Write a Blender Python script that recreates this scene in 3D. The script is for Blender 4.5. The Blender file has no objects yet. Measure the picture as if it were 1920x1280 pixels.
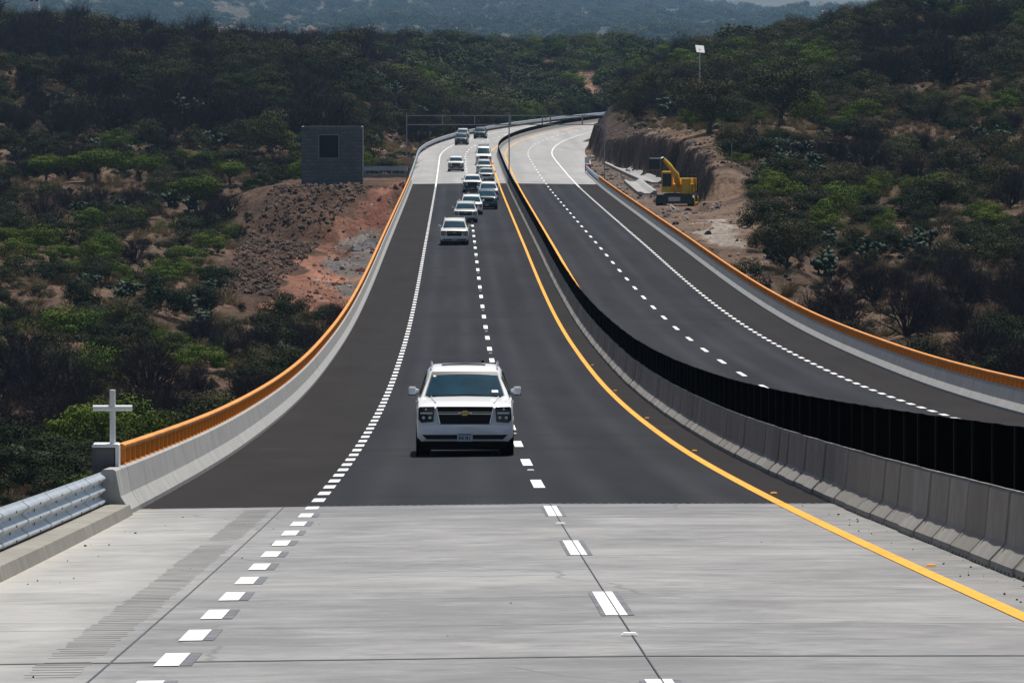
import bpy, math, random
import numpy as np
from mathutils import Vector
R_ = math.radians
rng = np.random.default_rng(7)
random.seed(7)
scene = bpy.context.scene
COL = scene.collection

# ------------------------------------------------------------------ camera, world, sun, exposure
F, CX, CY, YH = 10667.0, 960.0, 640.0, 60.0      # 200 mm lens on a 1920 px wide frame
PSI, X0 = 0.0100, -1.37                          # the road runs along +Y; the camera stands left of the lane line
PITCH = math.atan((CY - YH) / F)
cam = bpy.data.cameras.new('camera')
cam.lens = F / 1920 * 36
cam.sensor_width = 36
cam.clip_start = 1
cam.clip_end = 30000
camo = bpy.data.objects.new('camera', cam)
COL.objects.link(camo)
camo.location = (X0, 0, 0)
camo.rotation_euler = (math.pi / 2 - PITCH, 0, -PSI)
scene.camera = camo

SUN = Vector((0.13, 0.34, 1.0)).normalized()
el = math.asin(SUN.z)
az = math.atan2(SUN.x, SUN.y)
world = bpy.data.worlds.new('World')
scene.world = world
world.use_nodes = True
wn = world.node_tree
sky = wn.nodes.new('ShaderNodeTexSky')
sky.sky_type = 'NISHITA'
sky.sun_disc = False
sky.sun_elevation = el
sky.sun_rotation = az
sky.dust_density = 2.0
bg = wn.nodes['Background']
bg.inputs['Strength'].default_value = 0.066
wn.links.new(sky.outputs[0], bg.inputs[0])
sl = bpy.data.lights.new('sun', 'SUN')
sl.energy = 4.6
sl.angle = R_(0.53)
sl.color = (1.0, 0.965, 0.91)
so = bpy.data.objects.new('sun', sl)
COL.objects.link(so)
so.rotation_euler = (-SUN).to_track_quat('-Z', 'Y').to_euler()
scene.view_settings.view_transform = 'Standard'
scene.view_settings.look = 'None'
scene.view_settings.exposure = 0.25
scene.view_settings.gamma = 1.0
scene.cycles.max_bounces = 6
scene.cycles.volume_bounces = 0


def unp(px, py, D):
    """pixel of the photograph + horizontal distance -> world point"""
    H = F * math.cos(PITCH) + (CY - py) * math.sin(PITCH)
    Z = -F * math.sin(PITCH) + (CY - py) * math.cos(PITCH)
    u = (px - CX) / H
    return (X0 + D * (math.sin(PSI) + u * math.cos(PSI)), D * (math.cos(PSI) - u * math.sin(PSI)), D * Z / H)


def proj(x, y, z):
    """world arrays -> photo pixels and distance"""
    dx = np.asarray(x) - X0
    D = dx * math.sin(PSI) + np.asarray(y) * math.cos(PSI)
    r = dx * math.cos(PSI) - np.asarray(y) * math.sin(PSI)
    Ds = np.maximum(D, 1.0)
    a = PITCH + np.arctan2(np.asarray(z), Ds)
    depth = Ds * math.cos(PITCH) - np.asarray(z) * math.sin(PITCH)
    return CX + F * r / np.maximum(depth, 1), CY - F * np.tan(a), D


# ------------------------------------------------------------------ road alignment
KS = np.array([-80, 0, 20, 40, 51.6, 81.6, 111.6, 126.6, 160, 190, 216, 246, 276, 306, 336, 366, 400, 440, 500, 560, 620, 680, 750, 2200.])
KZ = np.array([2.9, -2.1, -3.33, -4.53, -5.2, -6.9, -8.47, -9.2, -10.65, -11.75, -12.5, -13.27, -13.85, -14.26, -14.56, -14.8, -15.05, -15.4, -15.9, -16.4, -16.85, -17.1, -17.2, -17.2])
_d = np.arange(-80, 2200, 2.0)
_z = np.interp(_d, KS, KZ)
for _ in range(3):
    _z = np.convolve(np.pad(_z, 5, mode='reflect', reflect_type='odd'), np.ones(11) / 11, 'valid')
S1, RC = 780.0, 2100.0


def road_z(s, lat):
    lat = np.asarray(lat, float)
    return np.interp(s, _d, _z) + np.where(lat < 0, 0.012 * lat, -0.012 * np.maximum(lat - 4.6, 0))


def P(s, lat, dz=0.0):
    z = float(road_z(s, lat)) + dz
    if s <= S1:
        return (lat, s, z)
    t = (s - S1) / RC
    return (RC - (RC - lat) * math.cos(t), S1 + (RC - lat) * math.sin(t), z)


def heading(s):
    return 0.0 if s <= S1 else -(s - S1) / RC


def to_road(x, y):
    x = np.asarray(x, float); y = np.asarray(y, float)
    r = np.hypot(RC - x, y - S1)
    return np.where(y > S1, S1 + RC * np.arctan2(y - S1, RC - x), y), np.where(y > S1, RC - r, x)


# ------------------------------------------------------------------ mesh helpers
class MB:
    def __init__(self):
        self.v, self.f, self.mi = [], [], []

    def add(self, vs, fs, m=0):
        o = len(self.v)
        self.v += [tuple(p) for p in vs]
        self.f += [tuple(i + o for i in f) for f in fs]
        self.mi += [m] * len(fs)
        return self

    def box(self, c, s, rz=0.0, m=0, taper=1.0):
        hx, hy, hz = s[0] / 2, s[1] / 2, s[2] / 2
        ca, sa = math.cos(rz), math.sin(rz)
        vs = []
        for z, t in ((-hz, 1), (hz, taper)):
            for x, y in ((-hx, -hy), (hx, -hy), (hx, hy), (-hx, hy)):
                x *= t; y *= t
                vs.append((c[0] + x * ca - y * sa, c[1] + x * sa + y * ca, c[2] + z))
        return self.add(vs, [(3, 2, 1, 0), (4, 5, 6, 7), (0, 1, 5, 4), (1, 2, 6, 5), (2, 3, 7, 6), (3, 0, 4, 7)], m)

    def rbox(self, c, s, b=0.02, m=0, axis=2):
        """box with chamfered edges round one axis"""
        h = [q / 2 for q in s]
        a, bb = [i for i in (0, 1, 2) if i != axis]
        ring = [(-h[a] + b, -h[bb]), (h[a] - b, -h[bb]), (h[a], -h[bb] + b), (h[a], h[bb] - b), (h[a] - b, h[bb]), (-h[a] + b, h[bb]), (-h[a], h[bb] - b), (-h[a], -h[bb] + b)]
        vs = []
        for lev, k in ((-h[axis], .0), (h[axis], .0)):
            for p in ring:
                q = [0, 0, 0]
                q[a], q[bb], q[axis] = p[0], p[1], lev
                vs.append((c[0] + q[0], c[1] + q[1], c[2] + q[2]))
        n = 8
        fs = [tuple(range(n - 1, -1, -1)), tuple(range(n, 2 * n))] + [(i, (i + 1) % n, n + (i + 1) % n, n + i) for i in range(n)]
        if axis == 1:
            fs = [tuple(reversed(f)) for f in fs]
        return self.add(vs, fs, m)

    def tube(self, pts, rad, n=8, m=0, cap=True):
        pts = [Vector(p) for p in pts]
        if not isinstance(rad, (list, tuple)):
            rad = [rad] * len(pts)
        vs, fs = [], []
        for i, p in enumerate(pts):
            d = (pts[min(i + 1, len(pts) - 1)] - pts[max(i - 1, 0)]).normalized()
            a = Vector((0, 0, 1)) if abs(d.z) < .9 else Vector((1, 0, 0))
            u = d.cross(a).normalized(); w = u.cross(d)
            for k in range(n):
                t = 2 * math.pi * k / n
                vs.append(p + rad[i] * (math.cos(t) * u + math.sin(t) * w))
        for i in range(len(pts) - 1):
            for k in range(n):
                fs.append((i * n + k, (i + 1) * n + k, (i + 1) * n + (k + 1) % n, i * n + (k + 1) % n))
        if cap:
            fs.append(tuple(range(n))); fs.append(tuple((len(pts) - 1) * n + k for k in reversed(range(n))))
        return self.add(vs, fs, m)

    def lathe(self, c, axis, prof, n=20, m=0):
        """prof: list of (offset along axis, radius)"""
        ax = Vector(axis).normalized()
        a = Vector((0, 0, 1)) if abs(ax.z) < .9 else Vector((1, 0, 0))
        u = ax.cross(a).normalized(); w = ax.cross(u)
        vs, fs = [], []
        for (h, r) in prof:
            for k in range(n):
                t = 2 * math.pi * k / n
                vs.append(Vector(c) + ax * h + r * (math.cos(t) * u + math.sin(t) * w))
        for i in range(len(prof) - 1):
            for k in range(n):
                fs.append((i * n + k, i * n + (k + 1) % n, (i + 1) * n + (k + 1) % n, (i + 1) * n + k))
        fs.append(tuple(reversed(range(n)))); fs.append(tuple((len(prof) - 1) * n + k for k in range(n)))
        return self.add(vs, fs, m)

    def loft(self, rings, m=0, cap=True, closed=True):
        n = len(rings[0])
        vs = [p for r in rings for p in r]
        fs = []
        for i in range(len(rings) - 1):
            for k in range(n if closed else n - 1):
                fs.append((i * n + k, i * n + (k + 1) % n, (i + 1) * n + (k + 1) % n, (i + 1) * n + k))
        if cap and closed:
            fs.append(tuple(reversed(range(n)))); fs.append(tuple((len(rings) - 1) * n + k for k in range(n)))
        return self.add(vs, fs, m)

    def sweep(self, prof, s_list, m=0, cap=True, closed=True, off=(0, 0)):
        return self.loft([[P(s, l + off[0], z + off[1]) for (l, z) in prof] for s in s_list], m, cap, closed)

    def build(self, name, mats, parent=None, smooth=None, loc=None, fix=True):
        me = bpy.data.meshes.new(name)
        me.from_pydata(self.v, [], self.f)
        if not isinstance(mats, (list, tuple)):
            mats = [mats]
        for q in mats:
            me.materials.append(q)
        if len(mats) > 1:
            me.polygons.foreach_set('material_index', self.mi)
        if fix:
            import bmesh
            bm = bmesh.new(); bm.from_mesh(me)
            bmesh.ops.recalc_face_normals(bm, faces=bm.faces)
            bm.to_mesh(me); bm.free()
        if smooth is not None:
            me.shade_smooth()
            me.set_sharp_from_angle(angle=R_(smooth))
        me.update()
        o = bpy.data.objects.new(name, me)
        COL.objects.link(o)
        if parent is not None:
            o.parent = parent
        if loc is not None:
            o.location = loc
        return o


def np_mesh(name, v, f, mats, mi=None, col=None):
    """fast mesh from arrays; f is (n,k)"""
    me = bpy.data.meshes.new(name)
    v = np.asarray(v, np.float32); f = np.asarray(f, np.int32)
    me.vertices.add(len(v)); me.vertices.foreach_set('co', v.ravel())
    k = f.shape[1]
    me.loops.add(f.size); me.loops.foreach_set('vertex_index', f.ravel())
    me.polygons.add(len(f)); me.polygons.foreach_set('loop_start', np.arange(len(f), dtype=np.int32) * k)
    for q in (mats if isinstance(mats, (list, tuple)) else [mats]):
        me.materials.append(q)
    if mi is not None:
        me.polygons.foreach_set('material_index', np.asarray(mi, np.int32))
    if col is not None:
        a = me.color_attributes.new('Col', 'FLOAT_COLOR', 'POINT')
        c = np.ones((len(v), 4), np.float32); c[:, :3] = col
        a.data.foreach_set('color', c.ravel())
    me.update(calc_edges=True)
    return me


def tag(o, label=None, cat=None, group=None, kind=None):
    if label: o['label'] = label
    if cat: o['category'] = cat
    if group: o['group'] = group
    if kind: o['kind'] = kind
    return o


def empty(name, loc, rz=0.0, **k):
    o = bpy.data.objects.new(name, None)
    o.empty_display_size = .2
    COL.objects.link(o)
    o.location = loc
    o.rotation_euler = (0, 0, rz)
    return tag(o, **k)


# ------------------------------------------------------------------ materials
class NT:
    def __init__(self, name):
        self.m = bpy.data.materials.new(name)
        self.m.use_nodes = True
        self.n = self.m.node_tree.nodes; self.l = self.m.node_tree.links
        self.b = self.n['Principled BSDF']
        self._tc = None

    def tc(self, kind='Object'):
        if self._tc is None:
            self._tc = self.n.new('ShaderNodeTexCoord')
        return self._tc.outputs[kind]

    def mapped(self, scale=(1, 1, 1), src=None, loc=(0, 0, 0)):
        mp = self.n.new('ShaderNodeMapping')
        mp.inputs['Scale'].default_value = scale
        mp.inputs['Location'].default_value = loc
        self.l.new(src or self.tc(), mp.inputs['Vector'])
        return mp.outputs[0]

    def noise(self, scale, stretch=(1, 1, 1), detail=4, rough=.55, src=None, loc=(0, 0, 0)):
        t = self.n.new('ShaderNodeTexNoise')
        t.inputs['Scale'].default_value = scale
        t.inputs['Detail'].default_value = detail
        t.inputs['Roughness'].default_value = rough
        self.l.new(self.mapped(stretch, src, loc), t.inputs['Vector'])
        return t.outputs['Fac']

    def ramp(self, src, stops):
        r = self.n.new('ShaderNodeValToRGB')
        e = r.color_ramp.elements
        while len(e) < len(stops): e.new(.5)
        for i, (p, c) in enumerate(stops):
            e[i].position = p
            e[i].color = (c, c, c, 1) if not isinstance(c, (tuple, list)) else (*c, 1)
        self.l.new(src, r.inputs[0])
        return r.outputs[0]

    def mix(self, fac, a, b, mode='MIX'):
        x = self.n.new('ShaderNodeMix'); x.data_type = 'RGBA'; x.blend_type = mode
        for s, v in ((x.inputs[0], fac), (x.inputs[6], a), (x.inputs[7], b)):
            if isinstance(v, (int, float)): s.default_value = v
            elif isinstance(v, (tuple, list)): s.default_value = (*v, 1)
            else: self.l.new(v, s)
        return x.outputs[2]

    def math(self, op, a, b=None, c=None):
        x = self.n.new('ShaderNodeMath'); x.operation = op
        for s, v in zip(x.inputs, (a, b, c)):
            if v is None: continue
            if isinstance(v, (int, float)): s.default_value = v
            else: self.l.new(v, s)
        return x.outputs[0]

    def sep(self, src=None):
        x = self.n.new('ShaderNodeSeparateXYZ')
        self.l.new(src or self.tc(), x.inputs[0])
        return x.outputs

    def attr(self, name='Col'):
        x = self.n.new('ShaderNodeAttribute'); x.attribute_name = name
        return x.outputs['Color']

    def rand(self):
        x = self.n.new('ShaderNodeObjectInfo')
        return x.outputs['Random']

    def bump(self, src, strength=.4, dist=.02):
        b = self.n.new('ShaderNodeBump')
        b.inputs['Strength'].default_value = strength
        b.inputs['Distance'].default_value = dist
        self.l.new(src, b.inputs['Height'])
        self.l.new(b.outputs[0], self.b.inputs['Normal'])

    def out(self, col, rough=.8, metal=0.0, spec=.5, coat=0.0):
        if isinstance(col, (tuple, list)): self.b.inputs['Base Color'].default_value = (*col, 1)
        else: self.l.new(col, self.b.inputs['Base Color'])
        if isinstance(rough, (int, float)): self.b.inputs['Roughness'].default_value = rough
        else: self.l.new(rough, self.b.inputs['Roughness'])
        self.b.inputs['Metallic'].default_value = metal
        self.b.inputs['Specular IOR Level'].default_value = spec
        self.b.inputs['Coat Weight'].default_value = coat
        return self.m


def simple(name, c, rough=.6, metal=0.0, var=.15, scale=6, coat=0.0, spec=.5, stretch=(1, 1, 1)):
    t = NT(name)
    n = t.noise(scale, stretch)
    d = tuple(max(0, q * (1 - var)) for q in c); u = tuple(min(1, q * (1 + var)) for q in c)
    return t.out(t.mix(t.ramp(n, [(.3, 0.), (.7, 1.)]), d, u), rough, metal, spec, coat)


def m_asphalt():
    t = NT('asphalt')
    x, y, z = t.sep()
    fine = t.noise(9, (1, 1, 1), 6, .7)
    big = t.noise(.12, (3, .25, 1), 5, .6)
    lane = t.noise(.9, (1, .02, 1), 3, .5)
    c = t.mix(t.ramp(big, [(.3, 0.), (.7, 1.)]), (.019, .020, .024), (.033, .034, .039))
    c = t.mix(t.math('MULTIPLY', t.ramp(lane, [(.35, 0.), (.75, 1.)]), .5), c, (.019, .019, .022))
    lc = t.math('MULTIPLY', t.math('ABSOLUTE', t.math('SUBTRACT', t.math('FRACT', t.math('DIVIDE', t.math('ADD', x, 3.5), 3.5)), .5)), 3.5)
    tk = t.ramp(t.math('ABSOLUTE', t.math('SUBTRACT', lc, .85)), [(.05, 1.), (.45, 0.)])
    tk = t.math('MULTIPLY', tk, t.ramp(t.noise(.25, (1.2, .10, 1), 5, .6, loc=(5, 5, 0)), [(.35, .15), (.65, .75)]))
    c = t.mix(tk, c, (.041, .042, .046))
    seam = t.ramp(t.noise(.09, (.2, 1.6, 1), 4, .6, loc=(1, 8, 0)), [(.55, 0.), (.62, .35)])
    c = t.mix(seam, c, (.018, .018, .020))
    # shoulders are a browner mix laid in a separate pass
    sh = t.math('MAXIMUM', t.math('LESS_THAN', x, -3.62), t.math('MAXIMUM', t.math('GREATER_THAN', x, 12.3), t.math('MULTIPLY', t.math('GREATER_THAN', x, 3.6), t.math('LESS_THAN', x, 5.3))))
    c = t.mix(t.math('MULTIPLY', sh, .85), c, t.mix(t.ramp(t.noise(.5, (1, .2, 1), 5, .7), [(.3, 0.), (.7, 1.)]), (.018, .0155, .0145), (.028, .0245, .023)))
    c = t.mix(t.ramp(fine, [(.35, 0.), (.75, .30)]), c, (.046, .046, .048))
    bw = t.noise(.35, (1, .6, 1), 4, .6, loc=(7, 3, 0))
    c = t.mix(t.ramp(bw, [(.62, 0.), (.78, .30)]), c, (.046, .044, .042))
    t.bump(t.noise(40, detail=3), .3, .01)
    return t.out(c, 1.0, spec=.06)


def m_pavement():
    t = NT('concrete_pavement')
    x, y, z = t.sep()
    # warp the coordinates a little so that the broom streaks wander
    wn_ = t.n.new('ShaderNodeTexNoise'); wn_.inputs['Scale'].default_value = .35; wn_.inputs['Detail'].default_value = 3
    t.l.new(t.tc(), wn_.inputs['Vector'])
    vm = t.n.new('ShaderNodeVectorMath'); vm.operation = 'MULTIPLY_ADD'
    t.l.new(wn_.outputs['Color'], vm.inputs[0]); vm.inputs[1].default_value = (1.5, 1.1, 0); t.l.new(t.tc(), vm.inputs[2])
    w = vm.outputs[0]
    st1 = t.noise(.8, (.8, .7, 1), 10, .70, src=w)
    st2 = t.noise(2.2, (.5, 1.0, 1), 8, .72, src=w, loc=(3, 9, 0))
    st3 = t.noise(.30, (1.0, .55, 1), 8, .66, src=w, loc=(11, 2, 0))
    st4 = t.noise(3.0, (.5, 1.0, 1), 6, .70, src=w, loc=(2, 7, 0))
    blot = t.noise(.30, (.8, .7, 1), 6, .65, loc=(1, 5, 0))
    c = t.mix(t.ramp(st1, [(.35, 0.), (.65, 1.)]), (.165, .164, .163), (.300, .297, .290))
    c = t.mix(t.ramp(st3, [(.42, 0.), (.60, .55)]), c, (.150, .150, .152))
    c = t.mix(t.ramp(st2, [(.36, .60), (.50, 0.)]), c, (.135, .135, .138))
    c = t.mix(t.ramp(st4, [(.56, 0.), (.70, .5)]), c, (.35, .348, .34))
    c = t.mix(t.ramp(blot, [(.50, 0.), (.70, .5)]), c, (.31, .305, .29))
    # the outer shoulder was poured with a paler mix
    sh = t.ramp(t.math('MULTIPLY', t.math('ADD', x, 6.5), .25), [(.40, .72), (.66, 0.)])
    c = t.mix(sh, c, t.mix(t.ramp(st1, [(.3, 0.), (.7, 1.)]), (.25, .245, .235), (.41, .40, .375)))
    dirt = t.noise(1.6, (1, 1, 1), 8, .75, loc=(8, 8, 0))
    c = t.mix(t.ramp(dirt, [(.58, 0.), (.72, .40)]), c, (.23, .205, .175))
    kerbd = t.ramp(t.math('MULTIPLY', t.math('ADD', x, 6.1), 1.0), [(.0, .8), (.45, 0.)])
    c = t.mix(t.math('MULTIPLY', kerbd, t.ramp(dirt, [(.35, .2), (.6, 1.)])), c, (.42, .39, .33))
    # grime tracked on from the asphalt
    gr = t.math('MULTIPLY', t.ramp(t.math('MULTIPLY', t.math('SUBTRACT', y, 70.0), .066), [(.35, 0.), (1., .75)]), t.ramp(t.noise(.8, (.22, 1.2, 1), 6, .7, src=w, loc=(5, 1, 0)), [(.42, 0.), (.58, 1.)]))
    c = t.mix(gr, c, (.115, .116, .122))
    speck = t.noise(11, (1, 1, 1), 3, .6)
    c = t.mix(t.ramp(speck, [(.70, 0.), (.76, .7)]), c, (.07, .066, .062))
    crack = t.n.new('ShaderNodeTexVoronoi'); crack.feature = 'DISTANCE_TO_EDGE'; crack.inputs['Scale'].default_value = .16
    t.l.new(w, crack.inputs['Vector'])
    c = t.mix(t.ramp(crack.outputs['Distance'], [(.0, .55), (.004, 0.)]), c, (.10, .10, .10))
    # dust beside the median
    d2 = t.ramp(t.math('MULTIPLY', t.math('SUBTRACT', x, 2.4), .5), [(.40, 0.), (.9, .6)])
    c = t.mix(d2, c, t.mix(t.ramp(dirt, [(.4, 0.), (.6, 1.)]), (.13, .127, .122), (.24, .232, .22)))
    t.bump(t.noise(12, (.10, 2.0, 1), 5, src=w), .35, .012)
    return t.out(c, .88, spec=.25)


def m_far_pavement():
    t = NT('pale_concrete')
    st = t.noise(.6, (.5, .08, 1), 5, .6)
    c = t.mix(t.ramp(st, [(.3, 0.), (.7, 1.)]), (.245, .24, .232), (.325, .318, .308))
    lane = t.noise(.5, (1, .01, 1), 3, .5)
    c = t.mix(t.ramp(lane, [(.45, 0.), (.7, .5)]), c, (.20, .197, .192))
    t.bump(t.noise(10), .2, .01)
    return t.out(c, .85, spec=.3)


def m_concrete(name, a, b, stain=(.16, .14, .11), amt=.5, vert=True):
    t = NT(name)
    n1 = t.noise(1.2, (1, 1, 1), 6, .65)
    n2 = t.noise(5, (1.2, 1.2, .12) if vert else (1, 1, 1), 5, .65)
    c = t.mix(t.ramp(n1, [(.3, 0.), (.7, 1.)]), a, b)
    c = t.mix(t.ramp(n2, [(.45, 0.), (.72, amt)]), c, stain)
    pit = t.noise(30, detail=3)
    c = t.mix(t.ramp(pit, [(.68, 0.), (.74, .5)]), c, tuple(q * .4 for q in a))
    t.bump(t.noise(18, detail=5), .35, .01)
    return t.out(c, .9, spec=.25)


def m_module():
    t = NT('precast_concrete')
    r = t.rand()
    n1 = t.noise(2.0, (1, 1, 1), 6, .65)
    n2 = t.noise(6, (1.2, 1.5, .10), 5, .65)
    c = t.mix(t.ramp(n1, [(.3, 0.), (.7, 1.)]), (.19, .185, .175), (.29, .28, .262))
    c = t.mix(t.math('MULTIPLY', r, .65), c, (.15, .139, .122))
    c = t.mix(t.ramp(n2, [(.45, 0.), (.68, .6)]), c, (.17, .14, .11))
    t.bump(t.noise(18, detail=5), .4, .01)
    return t.out(c, .92, spec=.2)


def m_leaf(name, a, b, c3, sp=.25):
    t = NT(name)
    col = t.attr()
    base = t.mix(t.rand(), a, b)
    c = t.mix(t.ramp(t.noise(1.7, detail=2), [(.35, 0.), (.65, 1.)]), base, c3)
    c = t.mix(1.0, c, col, 'MULTIPLY')
    return t.out(c, .75, spec=sp)


def m_terrain():
    t = NT('dry_ground')
    col = t.attr()
    n1 = t.noise(.35, detail=8, rough=.7)
    n2 = t.noise(2.2, detail=6, rough=.7, loc=(4, 4, 4))
    n3 = t.noise(.06, detail=4, rough=.6, loc=(9, 2, 1))
    c = t.mix(1.0, col, t.mix(t.ramp(n1, [(.3, 0.), (.7, 1.)]), (.55, .5, .47), (1.35, 1.32, 1.3)), 'MULTIPLY')
    c = t.mix(1.0, c, t.mix(t.ramp(n2, [(.35, 0.), (.65, 1.)]), (.55, .55, .55), (1.3, 1.28, 1.25)), 'MULTIPLY')
    c = t.mix(1.0, c, t.mix(t.ramp(n3, [(.4, 0.), (.7, 1.)]), (.85, .85, .85), (1.15, 1.1, 1.0)), 'MULTIPLY')
    t.bump(t.noise(1.3, detail=8, rough=.75), 1.0, .5)
    return t.out(c, .95, spec=.1)


def m_rock(name, a, b):
    t = NT(name)
    c = t.mix(t.rand(), a, b)
    c = t.mix(t.ramp(t.noise(2, detail=6), [(.35, 0.), (.65, .7)]), c, tuple(q * .5 for q in a))
    t.bump(t.noise(5, detail=6), .6, .1)
    return t.out(c, .9, spec=.2)


def m_block():
    t = NT('grey_block')
    br = t.n.new('ShaderNodeTexBrick')
    br.inputs['Scale'].default_value = 1.0
    br.inputs['Brick Width'].default_value = .8
    br.inputs['Row Height'].default_value = .4
    br.inputs['Mortar Size'].default_value = .03
    br.inputs['Color1'].default_value = (.17, .18, .175, 1)
    br.inputs['Color2'].default_value = (.11, .12, .12, 1)
    br.inputs['Mortar'].default_value = (.075, .08, .08, 1)
    x, y, z = t.sep()
    cb = t.n.new('ShaderNodeCombineXYZ')
    t.l.new(t.math('ADD', x, y), cb.inputs[0]); t.l.new(z, cb.inputs[1])
    t.l.new(cb.outputs[0], br.inputs['Vector'])
    c = t.mix(t.ramp(t.noise(.8, (1, 1, .5), 5), [(.35, 0.), (.7, .6)]), br.outputs[0], (.09, .10, .10))
    return t.out(c, .9, spec=.2)


def m_paint_line(name, a, b):
    t = NT(name)
    n = t.noise(5, (1, .5, 1), 8, .75)
    c = t.mix(t.ramp(n, [(.33, 0.), (.5, 1.)]), a, b)
    return t.out(t.mix(t.ramp(t.noise(.6, (1, .4, 1), 4), [(.5, 0.), (.7, .3)]), c, tuple(q * .7 for q in a)), .7, spec=.3)


M = dict(
    asphalt=m_asphalt(), pave=m_pavement(), pale=m_far_pavement(),
    white_line=m_paint_line('white_road_paint', (.46, .46, .45), (.74, .74, .72)),
    yellow_line=m_paint_line('yellow_road_paint', (.62, .25, .018), (.80, .345, .026)),
    black_line=simple('black_road_paint', (.115, .118, .130), .8, var=.4, scale=5),
    groove=simple('joint_sealant', (.035, .04, .05), .6, var=.4, scale=3),
    rumble=simple('ground_concrete', (.235, .23, .22), .9, var=.35, scale=1.2),
    parapet=m_concrete('parapet_concrete', (.31, .308, .30), (.41, .405, .385), (.22, .205, .18), .6),
    curb=m_concrete('kerb_concrete', (.20, .19, .165), (.29, .275, .24)),
    module=m_module(),
    screen=simple('black_screen_fabric', (.0022, .0022, .0024), 1.0, var=.3, spec=.0),
    slot=simple('dark_recess', (.02, .02, .02), .9),
    orange=simple('orange_enamel', (.72, .25, .012), .45, var=.22, scale=1.1),
    steel=simple('galvanised_steel', (.50, .54, .57), .48, metal=.75, var=.14, scale=3),
    steel_dull=simple('dull_steel', (.24, .26, .28), .6, metal=.3, var=.2),
    bolt=simple('dark_bolt', (.06, .07, .08), .5, metal=.3),
    white=simple('white_wash', (.74, .74, .72), .7, var=.06),
    stone=m_rock('grey_stone', (.12, .125, .13), (.17, .17, .17)),
    block=m_block(),
    dark=simple('unlit_interior', (.01, .01, .011), .9),
    soil=m_terrain(),
    rock=m_rock('brown_rock', (.085, .054, .040), (.165, .115, .085)),
    redrock=m_rock('red_rock', (.17, .075, .05), (.25, .12, .08)),
    greyrock=m_rock('pale_rock', (.32, .30, .28), (.42, .40, .37)),
    bark=simple('grey_bark', (.055, .046, .040), .9, var=.3, scale=8),
    leaf_green=m_leaf('bright_leaves', (.086, .120, .014), (.050, .082, .011), (.068, .100, .013), .04),
    leaf_dark=m_leaf('dark_leaves', (.018, .027, .010), (.030, .036, .014), (.018, .025, .010), .04),
    leaf_olive=m_leaf('olive_leaves', (.054, .058, .022), (.062, .053, .030), (.040, .044, .020), .04),
    twig=m_leaf('bare_twigs', (.074, .056, .060), (.054, .042, .050), (.084, .068, .068), .02),
    pad=m_leaf('cactus_pads', (.026, .042, .028), (.034, .052, .036), (.040, .056, .042), .08),
    straw=m_leaf('dry_stalks', (.30, .23, .12), (.24, .18, .10), (.33, .27, .16)),
    far_leaf=m_leaf('woodland_leaves', (.020, .036, .014), (.075, .070, .048), (.045, .062, .022), .02),
    rubber=simple('tyre_rubber', (.012, .012, .012), .8),
    seam=simple('screen_batten', (.0045, .0045, .0045), .7, spec=.1),
    trim=simple('black_plastic', (.005, .005, .006), .45, spec=.25),
    chrome=simple('bright_metal', (.60, .60, .60), .18, metal=1.0, var=.05),
    gold=simple('gold_badge', (.62, .36, .06), .3, metal=.6, var=.05),
    rim=simple('alloy', (.32, .32, .33), .35, metal=.8, var=.05),
    plate=simple('plate_white', (.45, .47, .50), .5, var=.05),
    ink=simple('plate_ink', (.03, .04, .07), .6),
    lens=simple('lamp_lens', (.70, .70, .66), .15, var=.05, coat=.5),
    lamp_black=simple('lamp_housing', (.008, .010, .014), .15, coat=.2),
    yellow=simple('machine_yellow', (.78, .44, .012), .4, var=.12),
    teal=simple('machine_green', (.008, .028, .026), .4, var=.2),
    red=simple('red_paint', (.36, .04, .03), .5, var=.15),
    tile=simple('clay_roof', (.42, .16, .10), .8, var=.2),
    cloth=simple('black_geotextile', (.018, .020, .024), .7, var=.4, scale=1.2),
)


def m_paint(name, c, coat=.6):
    t = NT(name)
    n = t.noise(1.3, detail=3)
    return t.out(t.mix(t.ramp(n, [(.3, 0.), (.8, 1.)]), tuple(q * .95 for q in c), c), .32, 0, .5, coat)


def m_glass(name, c):
    t = NT(name)
    z = t.sep()[2]
    n = t.noise(2.2, detail=2)
    return t.out(t.mix(t.ramp(n, [(.3, 0.), (.7, 1.)]), tuple(q * .6 for q in c), c), .12, 0, .08)


PAINT = dict(white=m_paint('white_car_paint', (.80, .80, .79)), silver=m_paint('silver_car_paint', (.52, .52, .50)),
             cream=m_paint('pearl_car_paint', (.66, .64, .60)), dark=m_paint('dark_car_paint', (.02, .028, .035)),
             teal=m_paint('blue_grey_car_paint', (.035, .075, .10)), orange=m_paint('orange_car_paint', (.75, .30, .10)))
GLASS = m_glass('tinted_glass', (.006, .040, .066))

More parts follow.
